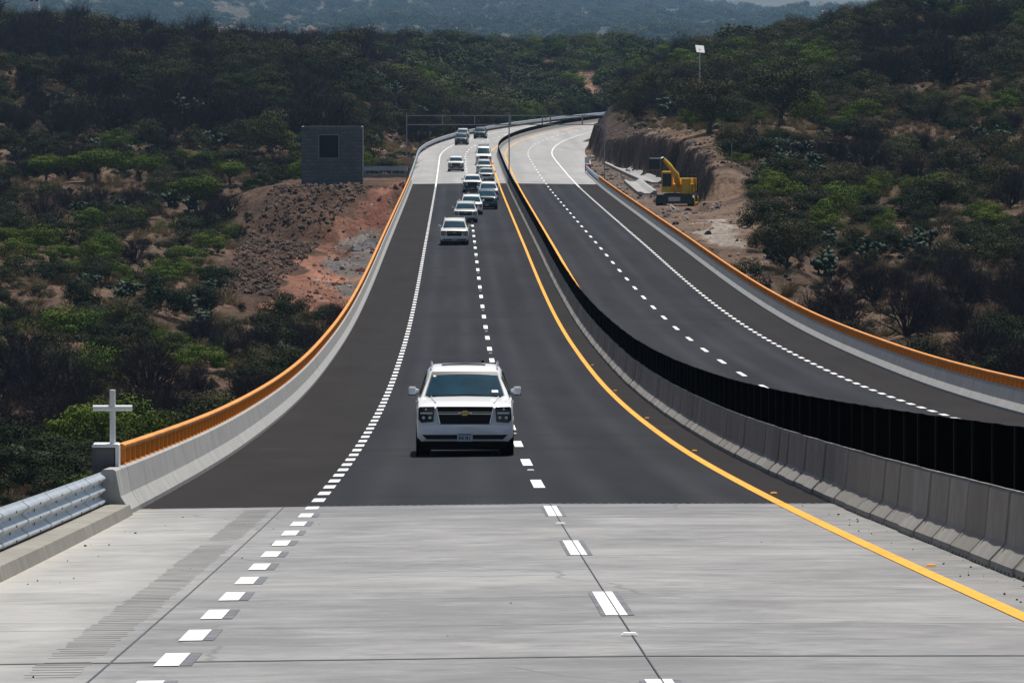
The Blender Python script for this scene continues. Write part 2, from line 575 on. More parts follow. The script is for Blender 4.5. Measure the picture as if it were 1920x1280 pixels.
# ------------------------------------------------------------------ terrain height
CTRL = [  # px, py, distance   (where the ground that the photograph shows lies)
    # left side
    (-300, 940, 285), (0, 940, 285), (250, 880, 310), (0, 800, 355), (250, 760, 375), (-300, 800, 355),
    (0, 700, 410), (350, 690, 430), (500, 650, 470), (0, 600, 480), (400, 590, 510), (-300, 650, 440),
    (0, 500, 545), (300, 490, 560), (0, 400, 630), (300, 400, 640), (420, 380, 660), (-300, 420, 610),
    (0, 320, 700), (300, 320, 710), (480, 310, 730), (550, 300, 730), (-300, 320, 690),
    (0, 240, 770), (300, 250, 780), (550, 230, 820), (0, 150, 860), (300, 165, 880), (550, 170, 900), (-300, 150, 850),
    (0, 92, 960), (200, 96, 990), (400, 112, 1020), (600, 128, 1060), (-300, 80, 950),
    (0, 68, 1040), (200, 82, 1070), (400, 102, 1120), (-300, 55, 1030),
    (700, 285, 800), (760, 275, 830), (700, 240, 870), (780, 225, 960), (700, 180, 950), (800, 160, 1120), (700, 135, 1130), (650, 112, 1230), (800, 112, 1330),
    (850, 222, 1000), (950, 208, 1150), (1000, 195, 1260), (1080, 190, 1300), (900, 150, 1330), (1000, 150, 1400), (1100, 160, 1400), (1000, 108, 1560), (1100, 110, 1540), (1180, 130, 1450), (1180, 108, 1520),
    (900, 108, 1480),
    # right side
    (1920, 740, 300), (2200, 740, 300), (1920, 690, 335), (2200, 690, 330), (1700, 640, 380), (1900, 600, 395), (1500, 545, 440), (1420, 500, 455), (1390, 455, 478), (1340, 420, 500), (1400, 430, 492), (2200, 560, 410),
    (1700, 500, 465), (1900, 500, 458), (1500, 430, 505), (1700, 400, 540), (1900, 400, 530), (1400, 360, 535), (2200, 400, 520),
    (1600, 330, 590), (1420, 320, 570), (1900, 300, 610), (1370, 300, 560), (1350, 286, 585), (1300, 277, 625), (1250, 264, 665), (1600, 260, 660), (1400, 250, 650), (2200, 280, 620),
    (1330, 240, 670), (1200, 251, 735), (1170, 243, 790), (1155, 214, 880), (1150, 196, 1000), (1165, 170, 1130), (1250, 236, 735),
    (1900, 200, 710), (1600, 180, 760), (1400, 190, 770), (1250, 180, 820), (2200, 180, 720),
    (1900, 100, 810), (1600, 105, 870), (1400, 125, 960), (1250, 140, 1000), (2200, 90, 800),
    (1900, 26, 910), (1760, 24, 940), (1660, 36, 980), (1560, 72, 1010), (1450, 90, 1120), (1250, 112, 1230), (1350, 100, 1180), (2200, 0, 900),
]
EXTRA = [  # x, y, z of ground the photograph does not show: ravine near the camera, dips behind the ridges, far valley
]
for q in (-300, 200, 960, 1700, 2200):
    for D, z in ((-60, -1.5), (45, -7.5), (75, -9.5), (105, -13.5), (150, -19), (205, -22.8)):
        EXTRA.append((unp(q, 500, max(D, 1))[0] if D > 0 else (q - 960) * .03, D, z))
for q, D, z in ((960, 300, -24.4), (960, 400, -24.6), (960, 500, -24), (960, 580, -21), (1150, 420, -22), (1150, 560, -18), (700, 560, -24.8), (780, 400, -25),
                (-300, 1250, -4), (100, 1250, -5), (400, 1350, -8), (1920, 1150, -3), (1700, 1200, -7), (2200, 1100, 0), (1450, 1400, -12),
                (900, 2100, -18), (400, 2100, -20), (1400, 2100, -24), (1900, 2100, -24), (-300, 2100, -20), (2200, 2100, -24)):
    x, y, _ = unp(q, 300, D)
    EXTRA.append((x, y, z))
for q, yy in ((-300, 50), (0, 50), (300, 66), (600, 72), (900, 78), (1200, 78), (1500, 72), (1900, 60), (2200, 60)):
    EXTRA.append(unp(q, yy, 5200))
for q, yy in ((-300, -10), (100, -6), (500, 18), (900, 34), (1250, 40), (1500, 42), (1900, 20), (2200, 20)):
    EXTRA.append(unp(q, yy, 7000))
for q, yy in ((-300, -60), (100, -60), (500, -40), (900, -25), (1250, 12), (1400, 40), (1560, 42), (1700, 36), (2200, -20)):
    EXTRA.append(unp(q, yy, 9500))
for q in (-300, 500, 1500, 2200):
    EXTRA.append(unp(q, 40, 11500))
CP = np.array([unp(*c) for c in CTRL] + EXTRA)


def feat(x, y):
    _, _, D = proj(x, y, 0 * np.asarray(x) - 15)
    dx = (np.asarray(x) - X0) - np.asarray(y) * PSI
    a = np.clip(dx / np.maximum(D, 140), -.13, .13) * F / 260
    b = np.where(D > 140, np.log(np.maximum(D, 140) / 140) * 5.0, (D - 140) / 30.0)
    return np.stack([a, b], -1)


_cf = feat(CP[:, 0], CP[:, 1])
_n = len(_cf)
_r = np.linalg.norm(_cf[:, None] - _cf[None], axis=-1)
_phi = np.where(_r > 0, _r ** 2 * np.log(_r + 1e-9), 0) + np.eye(_n) * .02
_A = np.zeros((_n + 3, _n + 3)); _A[:_n, :_n] = _phi; _A[:_n, _n] = 1; _A[:_n, _n + 1:] = _cf; _A[_n, :_n] = 1; _A[_n + 1:, :_n] = _cf.T
_w = np.linalg.solve(_A, np.concatenate([CP[:, 2], [0, 0, 0]]))


def nat(x, y):
    x = np.atleast_1d(np.asarray(x, float)).ravel(); y = np.atleast_1d(np.asarray(y, float)).ravel()
    out = np.empty(len(x))
    for i in range(0, len(x), 20000):
        f = feat(x[i:i + 20000], y[i:i + 20000])
        r = np.sqrt(((f[:, None] - _cf[None]) ** 2).sum(-1))
        out[i:i + 20000] = (r ** 2 * np.log(r + 1e-9)) @ _w[:_n] + _w[_n] + f @ _w[_n + 1:]
    return out


_perm = rng.random((256, 256))


def vnoise(x, y):
    xi = np.floor(x).astype(int); yi = np.floor(y).astype(int)
    fx = x - xi; fy = y - yi
    fx = fx * fx * (3 - 2 * fx); fy = fy * fy * (3 - 2 * fy)
    g = lambda a, b: _perm[a % 256, b % 256]
    return (g(xi, yi) * (1 - fx) + g(xi + 1, yi) * fx) * (1 - fy) + (g(xi, yi + 1) * (1 - fx) + g(xi + 1, yi + 1) * fx) * fy - .5


def fbm(x, y, sc, oct=4):
    o = 0; a = 1
    for k in range(oct):
        o = o + a * vnoise(x / sc + 17 * k, y / sc + 5 * k); sc /= 2.1; a *= .5
    return o


sm = lambda t: np.clip(t, 0, 1) ** 2 * (3 - 2 * np.clip(t, 0, 1))


def bench(s):
    return np.interp(s, [470, 520, 640, 690, 765, 820, 1400], [4, 6.5, 8, 6, 3.2, 2.2, 2.2])


WALL = [None]


def ground(x, y):
    x = np.atleast_1d(np.asarray(x, float)).ravel(); y = np.atleast_1d(np.asarray(y, float)).ravel()
    s, lat = to_road(x, y)
    n0 = nat(x, y)
    ampl = np.interp(y, [0, 250, 900, 4000], [.3, .9, 1.4, 12])
    n0 = n0 + fbm(x, y, 22, 4) * ampl * np.where((s > 500) & (lat > 8) & (lat < 45) & (s < 900), .45, 1.2)
    n0 = n0 + fbm(x + 77, y * .6, 420, 3) * np.interp(y, [2800, 4500], [0, 13])
    rz = road_z(s, np.clip(lat, -7, 15.5))
    dl = -7.2 - lat; dr = lat - 15.8
    dout = np.maximum(np.maximum(dl, dr), 0)
    z = n0.copy()
    # near embankment
    run = np.maximum(s - 86, 0)
    fill = rz - .32 - dout * .62 - run * .75
    fill = np.where((s < 140), fill, -99)
    z = np.maximum(np.where(s < 140, np.minimum(z, rz - .4), z), np.where(dout > 0, fill, np.minimum(fill, rz - .32)))
    # ravine under the bridge
    cap = rz - 3.6 + np.maximum(dout - 3, 0) * .6
    inb = (s > 95) & (s < 600)
    z = np.where(inb & (dout < 6), np.minimum(z, np.maximum(cap, -40)), z)
    # far abutment: slope up to road level, wider on the left where the building pad is
    pad_l = np.interp(s, [560, 625, 640, 700, 800], [2, 13.5, 13.5, 8, 2])
    do2 = np.maximum(np.maximum(dl - pad_l, 0), np.maximum(dr, 0))
    back = np.maximum(632 - s, 0)
    fillf = rz - .30 - do2 * .40 - back * .235 + fbm(x, y, 8, 5) * np.clip(back / 12, 0, 1) * 3.2
    left = lat < 5
    z = np.where((s > 520) & (s < 720) & left, np.maximum(z, fillf), z)
    fr = rz - .30 - np.maximum(dr - 9, 0) * .5 - np.maximum(455 - s, 0) * .12
    z = np.where((s > 380) & (s < 720) & ~left & (s < 640) & (dr < 14), np.maximum(z, np.where(dr < 0, rz - 2.2 - back * .05, fr + fbm(x, y, 5, 3) * .5)), z)
    # formation beyond the bridge
    inside = (s > 634) & (s < 1500) & (dout <= 0)
    z = np.where(inside, rz - .28, z)
    bl = np.clip((dl - np.maximum(pad_l, 2)) / 10, 0, 1)
    z = np.where((s > 634) & (s < 1500) & (dl > 0) & (dl < 24), (rz - .25) * (1 - sm(bl)) + z * sm(bl), z)
    # the cut on the right
    floor = rz - .25 + np.where(s < 520, 0, 0)
    z = np.where((s > 86) & (s < 640) & (dout <= 0), np.minimum(z, rz - 1.2), z)
    z = np.where((s > 440) & (s < 545) & (dr > 0), np.minimum(z, floor + np.maximum(dr - 8, 0) * .35 + .5), z)
    wall = floor + np.clip((dr - bench(s) + fbm(x, y, 7, 5) * 1.7) * 4.5, -.1, 40)
    cutz = np.minimum(np.maximum(z, floor), wall)
    on = (s > 543 + fbm(x, y, 5, 2) * 3) & (s < 1450) & (dr > 0)
    WALL[0] = on & (z - cutz > .15) & (cutz > floor + .25)
    z = np.where(on, cutz, z)
    z = np.where((s > 600) & (s < 690) & (dr > 0) & (dr < 2.5), np.minimum(z, rz - .3), z)
    return z


def inpoly(px, py, poly):
    c = np.zeros(px.shape, bool); j = len(poly) - 1
    for i in range(len(poly)):
        xi, yi = poly[i]; xj, yj = poly[j]
        c ^= ((yi > py) != (yj > py)) & (px < (xj - xi) * (py - yi) / (yj - yi + 1e-9) + xi)
        j = i
    return c


# terrain mesh: rows dense where the photograph looks at them
rows = np.concatenate([np.arange(-70, 200, 3.0), np.arange(200, 1300, 1.15), np.arange(1300, 2100, 4), np.arange(2100, 11600, 26)])
us = np.linspace(-1, 1, 481)
hw = 42 + .105 * np.maximum(rows, 0) + np.where(rows < 200, 25 * (200 - rows) / 270, 0)
GX = 4 + us[None, :] * hw[:, None] + rows[:, None] * .0
GX = GX - .010 * np.maximum(rows, 0)[:, None]
GY = np.repeat(rows[:, None], len(us), 1)
GZ = ground(GX, GY).reshape(GX.shape)
wallm = WALL[0].copy()
gs, glat = to_road(GX.ravel(), GY.ravel())
gpx, gpy, gD = proj(GX.ravel(), GY.ravel(), GZ.ravel())
gx, gy, gz = GX.ravel(), GY.ravel(), GZ.ravel()
dzx = np.abs(np.gradient(GZ, axis=1) / np.gradient(GX, axis=1)).ravel()
dzy = np.abs(np.gradient(GZ, axis=0) / np.gradient(GY, axis=0)).ravel()
slope = np.hypot(dzx, dzy)
tan = np.array([.190, .132, .096]); brown = np.array([.12, .082, .060]); leafm = np.array([.034, .028, .022])
w1 = sm((fbm(gx, gy, 30, 4) + .35) / .7)[:, None]
gc = tan * w1 + brown * (1 - w1)
w2 = sm((fbm(gx + 300, gy, 9, 4) + .1) / .5)[:, None]
gc = gc * (1 - w2 * .65) + leafm * w2 * .65
farm = (sm((gy - 1800) / 900) * .75)[:, None]
gc = gc * (1 - farm) + np.array([.05, .052, .034]) * farm
# bluish-far valley fields
fld = sm((fbm(gx, gy * .25, 260, 3) - .34) / .2)[:, None] * (gy > 4600)[:, None]
gc = gc * (1 - fld) + np.array([.20, .14, .11]) * fld
# embankment soils below the building: brown rubble, salmon tuff, grey gravel
wob = lambda a, sc: fbm(gx, gy * 1.0, sc, 4) * a
qx, qy = gpx + wob(60, 7), gpy + wob(40, 6)
fill_l = (gs > 500) & (gs < 665) & (glat < -6)
bankp = inpoly(qx, qy, [(535, 330), (790, 330), (700, 560), (600, 640), (470, 600), (415, 520), (455, 430)]) & fill_l
gc[bankp] = np.array([.095, .060, .043]) * (1 + .5 * fbm(gx, gy, 3, 3)[bankp])[:, None]
salm = inpoly(qx, qy, [(770, 335), (715, 345), (620, 430), (575, 500), (500, 560), (520, 610), (600, 660), (690, 560)]) & fill_l
gc[salm] = np.array([.225, .118, .086]) * (1 + 1.1 * fbm(gx * .5 + gy * .15, gy * .2 + gx, 3, 5)[salm])[:, None]
grav = inpoly(qx, qy, [(735, 420), (690, 425), (640, 470), (615, 520), (680, 545), (715, 480)]) & fill_l
gc[grav] = np.array([.155, .145, .145]) * (1 + .5 * fbm(gx, gy, 2, 3)[grav])[:, None]
redt = inpoly(qx, qy, [(770, 345), (700, 385), (660, 420), (735, 420)]) & fill_l
gc[redt] = np.array([.17, .080, .062]) * (1 + .5 * fbm(gx, gy, 3, 3)[redt])[:, None]
# right: bench, cut face, pale spoil
benchm = (gs > 455) & (gs < 800) & (glat > 15) & (glat < 15.8 + bench(gs) + 1)
gc[benchm] = np.array([.16, .125, .105]) * (1 + .5 * fbm(gx, gy, 4, 4)[benchm])[:, None]
spo = inpoly(qx, qy, [(1235, 385), (1345, 300), (1400, 330), (1395, 400), (1440, 500), (1470, 580), (1400, 560), (1290, 440)]) & (gs > 420) & (gs < 620)
gc[spo] = np.array([.175, .128, .100]) * (1 + .5 * fbm(gx, gy, 5, 4)[spo])[:, None]
whi = inpoly(qx, qy, [(1310, 415), (1360, 412), (1390, 450), (1350, 462), (1320, 440)]) & (gs > 420) & (gs < 560)
gc[whi] = np.array([.33, .31, .29])
tanp = inpoly(qx, qy, [(1240, 225), (1420, 232), (1420, 260), (1352, 292), (1250, 262)]) & (gs > 560)
gc[tanp] = np.array([.165, .118, .080]) * (1 + .4 * fbm(gx, gy, 5, 4)[tanp])[:, None]
tanq = (inpoly(qx, qy, [(1075, 175), (1150, 160), (1150, 205), (1070, 205)]) | inpoly(qx, qy, [(1000, 118), (1060, 120), (1120, 150), (1060, 158), (940, 145)])) & (gs > 1000)
gc[tanq] = np.array([.33, .215, .15]) * (1 + .4 * fbm(gx, gy, 9, 4)[tanq])[:, None]
tanr = inpoly(qx, qy, [(680, 305), (780, 262), (790, 285), (770, 310)]) & (gs > 640) & (gs < 1000)
gc[tanr] = np.array([.30, .24, .20])
lip = inpoly(qx, qy, [(1115, 190), (1160, 185), (1195, 240), (1240, 258), (1240, 275), (1110, 300)]) & (gs > 640) & (gs < 1300) & (glat > 17.5)
gc[lip] = np.array([.070, .050, .043]) * (1 + .6 * fbm(gx, gy, 4, 4)[lip])[:, None]
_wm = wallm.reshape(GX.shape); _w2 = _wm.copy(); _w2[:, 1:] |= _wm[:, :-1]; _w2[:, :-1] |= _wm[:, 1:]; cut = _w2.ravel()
gc[cut] = np.array([.022, .015, .016]) * (1 + .8 * fbm(gx, gy, 3, 4)[cut])[:, None]  # dark brown cut face, its shade also darkened into the colour
gc = np.clip(gc, .012, .6)
nr, nc = GX.shape
idx = np.arange(nr * nc).reshape(nr, nc)
fa = np.stack([idx[:-1, :-1], idx[:-1, 1:], idx[1:, 1:], idx[1:, :-1]], -1).reshape(-1, 4)
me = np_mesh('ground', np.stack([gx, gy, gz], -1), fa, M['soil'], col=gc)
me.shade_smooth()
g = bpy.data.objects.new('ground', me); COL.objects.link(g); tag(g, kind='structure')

# ------------------------------------------------------------------ roads
def srange(a, b, st):
    n = max(1, int(round((b - a) / st)))
    return [a + (b - a) * i / n for i in range(n + 1)]


EXP1, EXP2 = 85.5, 637.0


def strip(mb, l0, l1, s0, s1, dz, step=4.0, m=0, n=1):
    ss = srange(s0, s1, step)
    ls = [l0 + (l1 - l0) * i / n for i in range(n + 1)]
    return mb.add([P(s, l, dz) for s in ss for l in ls],
                  [(i * (n + 1) + k, i * (n + 1) + k + 1, (i + 1) * (n + 1) + k + 1, (i + 1) * (n + 1) + k) for i in range(len(ss) - 1) for k in range(n)], m)


def road(name, m, s0, s1, l0=-6.62, l1=15.3):
    mb = MB()
    ss = srange(s0, s1, 4)
    rings = [[P(s, l0, -.28)] + [P(s, l, 0) for l in (l0, -3.5, 0, 3.5, 4.6)] + [P(s, l, 0) for l in (8.8, 12.2, l1)] + [P(s, l1, -.28)] for s in ss]
    mb.loft(rings, cap=True)
    o = mb.build(name, m)
    return tag(o, kind='structure')


rd_near = road('concrete_road', M['pave'], -60, EXP1 - .06)
rd_asph = road('asphalt_road', M['asphalt'], EXP1 + .06, EXP2)
rd_far = road('concrete_road', M['pale'], EXP2, 1480)
RC_EDGE = 15.3
# flared hard shoulder on the right beyond the bridge
mb = MB()
ss = srange(EXP2, 900, 6)
rr = []
for s in ss:
    w = RC_EDGE + .0 + 1.6 * float(sm(np.array((s - 690) / 90)))
    rr.append([P(s, RC_EDGE, -.3), P(s, RC_EDGE, -.004), P(s, w + .05, -.004), P(s, w + .05, -.3)])
mb.loft(rr).build('flared_shoulder', M['pale'], rd_far)

# expansion joint
mb = MB()
mb.add([P(EXP1 - .06, -6.0, -.03), P(EXP1 - .06, 4.2, -.03), P(EXP1 + .06, 4.2, -.03), P(EXP1 + .06, -6.0, -.03)], [(0, 1, 2, 3)])
mb.build('expansion_joint', M['groove'], rd_near)
mb = MB()
for k in range(60):
    l = -3.3 + k * .125
    c = P(EXP1 - .16, l, .004)
    mb.add([(c[0] - .03, c[1] - .05, c[2]), (c[0] + .03, c[1] - .05, c[2]), (c[0] + .03, c[1] + .05, c[2]), (c[0] - .03, c[1] + .05, c[2])], [(0, 1, 2, 3)])
mb.build('joint_bolts', M['groove'], rd_near)

mb = MB(); top_, bot_ = [], []
n = 140
for i in range(n + 1):
    l = -5.95 + 10.1 * i / n
    bot_.append(P(EXP1 - .055, l, .0025)); top_.append(P(EXP1 - .075 - .22 * abs(float(fbm(np.array([l]), np.array([2.]), .8, 5)[0])) - (.12 * random.random() if random.random() < .2 else 0), l, .0025))
mb.add(bot_ + top_, [(i, i + 1, n + 2 + i, n + 1 + i) for i in range(n)])
mb.build('asphalt_smear', M['asphalt'], rd_asph)

# markings, each laid as a sheet on its road
def dashes(per, ln, s0, s1, phase, l, w, dz, parent, name='dashed_lane_line', m='white_line', grow=0.0):
    mb = MB()
    k = math.ceil((s0 - phase) / per)
    while phase + k * per < s1:
        a = max(s0, phase + k * per - grow); b = min(s1, phase + k * per + ln + grow)
        if b > a + .05: strip(mb, l - w / 2, l + w / 2, a, b, dz, 2.5)
        k += 1
    return mb.build(name, M[m], parent)


PH = 51.6 - 2.5
for (l, w) in ((0.03, .19), (8.8, .17)):
    for (a, b, par) in ((10, EXP1 - .3, rd_near), (EXP1 + .3, EXP2, rd_asph), (EXP2, 1250, rd_far)):
        dashes(15, 5, a, b, PH, l, w, .008, par)
mb = MB()
for k in range(-2, 3):
    a = PH + 15 * k
    if a > EXP1 - 1: break
    b = min(a + 5.0, EXP1 - .4)
    strip(mb, -.105, -.067, a - .02, b - .1, .005); strip(mb, .127, .185, a + .05, b, .005)
mb.build('black_line_border', M['black_line'], rd_near)  # black paint border on both sides of the lane dashes
for l in (-3.5, 12.2):
    for (a, b, par) in ((10, EXP1 - .3, rd_near), (EXP1 + .5, EXP2 - 15, rd_asph)):
        dashes(3.83, 1.85, a, b, 41.7, l, .19, .008, par, 'dashed_edge_line')
    strip(MB(), l - .09, l + .09, EXP2 - 15, EXP2, .008).build('edge_line', M['white_line'], rd_asph)
    strip(MB(), l - .08, l + .08, EXP2, 1300, .010).build('edge_line', M['white_line'], rd_far)
mb = MB()
k = -8
while 41.7 + 3.83 * k < EXP1 - 2:
    a = 41.7 + 3.83 * k; b = a + 1.9
    strip(mb, -3.403, -3.315, a + .05, b, .005)
    k += 1
mb.build('black_line_border', M['black_line'], rd_near)  # black paint border along the right of the edge dashes
for l in (3.52, 5.58):
    for (a, b, par) in ((5, EXP1 - .06, rd_near), (EXP1 + .06, EXP2, rd_asph), (EXP2, 1300, rd_far)):
        strip(MB(), l - .085, l + .085, a, b, .008).build('yellow_edge_line', M['yellow_line'], par)
# joints sawn in the concrete
mb = MB()
strip(mb, -6.0, 0, 42.25, 42.36, .004); strip(mb, 0, 4.25, 42.25, 42.36, .004)
for s in (30.2, 35.5, 47.6, 53.1, 58.4, 64.0, 69.5, 75.1, 80.3):
    strip(mb, -6.0, 0, s, s + .022, .004); strip(mb, 0, 4.25, s, s + .022, .004)
for (a, b) in ((10, EXP1 - .1),):
    strip(mb, .045, .055, a, b, .0115)
    strip(mb, -3.955, -3.937, a, b, .004)
mb.build('saw_joint', M['groove'], rd_near)
mb = MB()
s = 20.0
while s < 84:
    if fbm(np.array([s]), np.array([3.]), 7, 3)[0] > -.22:
        strip(mb, -4.50 + rng.uniform(0, .05), -4.06 - rng.uniform(0, .05), s, s + .13, .003)
    s += .34
mb.build('rumble_strip', M['rumble'], rd_near)
mb = MB()
for s in srange(EXP2 + 5, 900, 5.0):
    strip(mb, -6.0, 4.2, s, s + .05, .005); strip(mb, 5.0, 14.4, s, s + .05, .005)
strip(mb, -3.95, -3.90, EXP2, 1200, .0055); strip(mb, 12.7, 12.8, EXP2, 1200, .0055); strip(mb, 13.05, 13.12, EXP2, 1000, .0055)
mb.build('saw_joint', M['rumble'], rd_far)
# bridge structure
mb = MB()
mb.sweep([(-6.3, -.29), (14.9, -.29), (13.8, -.6), (12.5, -1.9), (7, -1.9), (5.5, -.7), (3.5, -.7), (2, -1.9), (-3.8, -1.9), (-5.2, -.6)], srange(EXP1 + 1, EXP2 - 4, 8))
deck = tag(mb.build('bridge_deck', M['parapet']), kind='structure')
mb = MB()
for s in range(130, 630, 45):
    for l in (-1, 9.7):
        p = P(s, l, 0)
        mb.box((p[0], p[1], p[2] - 11.5), (3.2, 1.6, 19), 0)
mb.build('bridge_pier', M['parapet'], deck)

# ------------------------------------------------------------------ parapets with their orange rails
def parapet(side, s0, s1, label):
    e = empty('bridge_parapet', P(s0, side * 1.0, 0), label=label, cat='parapet')
    off = Vector(e.location)
    sg = -1 if side < 0 else 1
    b = abs(side)
    prof = [(sg * b, -.02), (sg * b, .07), (sg * (b + .13), .27), (sg * (b + .20), .64), (sg * (b + .235), .665), (sg * (b + .38), .665), (sg * (b + .41), .64), (sg * (b + .44), -.6), (sg * (b + .1), -.6)]

    def fin(mb, name, m, par=e, sm_=None):
        mb.v = [tuple(Vector(v) - off) for v in mb.v]
        return mb.build(name, m, par, sm_)
    # cast in bays with open joints
    bays = [s0, 85.3] if side < 0 else [s0]
    q = 85.3 if side < 0 else s0
    while q < s1 - 1:
        q = min(q + 29.0, s1); bays.append(q)
    mb = MB()
    for a, c in zip(bays[:-1], bays[1:]):
        if c - a < 15 and side < 0 and a == s0: continue
        mb.sweep(prof, srange(a + .03, c - .03, 4))
    fin(mb, 'parapet_wall', M['parapet'], sm_=None)
    if side < 0:
        fin(MB().sweep(prof, srange(s0, 85.27, 1)), 'end_block', M['parapet'])
    # rail
    cx = sg * (b + .31)
    a0 = 85.3 if side < 0 else s0 + .15
    rp = [(cx - .075, .93), (cx - .07, .965), (cx - .035, .985), (cx + .035, .985), (cx + .07, .965), (cx + .075, .93), (cx + .06, .895), (cx - .06, .895)]
    rail = fin(MB().sweep(rp, srange(a0, s1 - .5, 4)), 'top_rail', M['orange'], sm_=40)
    fin(MB().sweep([(cx - .05, .665), (cx - .05, .68), (cx + .05, .68), (cx + .05, .665)], srange(a0, s1 - .5, 4)), 'base_rail', M['orange'])
    ps = []
    s = a0 + .3
    while s < s1 - 1:
        ps.append(s); s += 1.4
    inview = [s for s in ps if s > (0 if side < 0 else 128)]
    ind = inview[:100]
    rest = [s for s in ps if s not in ind]
    pm = MB().box((0, 0, .108), (.135, .09, .222), 0, 0).box((0, .05, .108), (.03, .16, .222)).box((0, 0, .006), (.16, .2, .008))
    first = None
    for s in ind:
        p = Vector(P(s, cx, .682)) - off
        if first is None:
            first = pm.build('rail_post', M['orange'], e); o = first
        else:
            o = bpy.data.objects.new('rail_post', first.data); COL.objects.link(o); o.parent = e
        o.location = p
    mb = MB()
    for s in rest:
        p = P(s, cx, .682)
        mb.box((p[0], p[1], p[2] + .108), (.135, .09, .222))
    o = fin(mb, 'rail_posts_beyond', M['orange']); o['kind'] = 'stuff'
    return e


parapet(-6.1, 82.4, EXP2, 'long pale concrete parapet with orange steel top rail along the left edge of the bridge')
parapet(14.45, 88.0, EXP2, 'long concrete parapet with orange steel top rail along the right edge of the bridge')

# kerb beside the near guardrail
mb = MB()
mb.sweep([(-6.05, 0), (-6.09, .15), (-6.36, .16), (-6.62, .12), (-6.9, -.2), (-6.05, -.2)], srange(-40, 82.35, 3))
tag(mb.build('kerb', M['curb']), kind='structure')
mb = MB().sweep([(-6.625, -.05), (-12, -1.2), (-12, -2), (-6.9, -2)], srange(-40, 84, 4))
tag(mb.build('gravel_verge', M['stone']), kind='structure')


def thrie(mb, s0, s1, lat, zc, face=1, step=4, m=0):
    """three-humped steel beam facing +lateral (face=1)"""
    pr = []
    for k in range(25):
        t = k / 24
        z = (t - .5) * .506
        d = .042 * math.cos(t * 2 * math.pi * 3)
        pr.append((lat - face * (d), zc + z))
    back = [(l - face * .006, z) for (l, z) in reversed(pr)]
    return mb.sweep(pr + back, srange(s0, s1, step), m)


def guardrail(name, s0, s1, lat, label, post_step=2.0, face=1, step=4, zc=.62):
    e = empty(name, P(s0, lat, 0), label=label, cat='guardrail')
    off = Vector(e.location)

    def fin(mb, nm, m, sm_=None):
        mb.v = [tuple(Vector(v) - off) for v in mb.v]
        return mb.build(nm, m, e, sm_)
    fin(thrie(MB(), s0, s1, lat, zc, face, step), 'steel_beam', M['steel'], 50)
    n = int((s1 - s0) / post_step)
    k0 = None
    for i in range(min(n + 1, 60)):
        p = P(s0 + .4 + i * post_step, lat - face * .16, 0)
        if k0 is None:
            k0 = MB().box((0, 0, zc - .37), (.10, .15, 1.1)).box((face * .065, 0, zc), (.05, .12, .4)).build('rail_post', M['steel_dull'], e); o = k0
        else:
            o = bpy.data.objects.new('rail_post', k0.data); COL.objects.link(o); o.parent = e
        o.location = Vector(p) - off
    return e, fin


e, fin = guardrail('steel_guardrail', 12, 82.9, -6.48, 'galvanised three-wave guardrail running up to the left parapet end in the foreground', 2.0, 1, 3.2, .37)
mb = MB()
s = 16.0
while s < 82:
    for dz in (.169, .0, -.169):
        for ds in (0.1,):
            p = P(s + ds, -6.48 + .045, .37 + dz)
            mb.lathe((p[0] - .004, p[1], p[2]), (1, 0, 0), [(0, .016), (.012, .014)], 8)
    for dz in (.084, -.084):
        p = P(s + .1, -6.48 - .035, .37 + dz)
        mb.lathe(p, (1, 0, 0), [(0, .018), (.012, .016)], 8)
    s += 3.8
fin(mb, 'rail_bolts', M['bolt'])
s = 18.0
while s < 81:
    pr = []
    for k in range(25):
        t = k / 24
        pr.append((-6.48 - .042 * math.cos(t * 6 * math.pi) + .009, .37 + (t - .5) * .506))
    fin(MB().sweep(pr + [(l - .003, z) for l, z in reversed(pr)], [s, s + .32]), 'lap_joint', M['steel'])
    s += 3.8
guardrail('steel_guardrail', EXP2 + 2, 1290, -6.5, 'grey steel guardrail following the left edge of the far bend', 12, 1, 6, .62)
guardrail('steel_guardrail', EXP2 + 2, 700, 14.75, 'short grey steel guardrail after the right parapet ends', 4, -1, 6, .62)

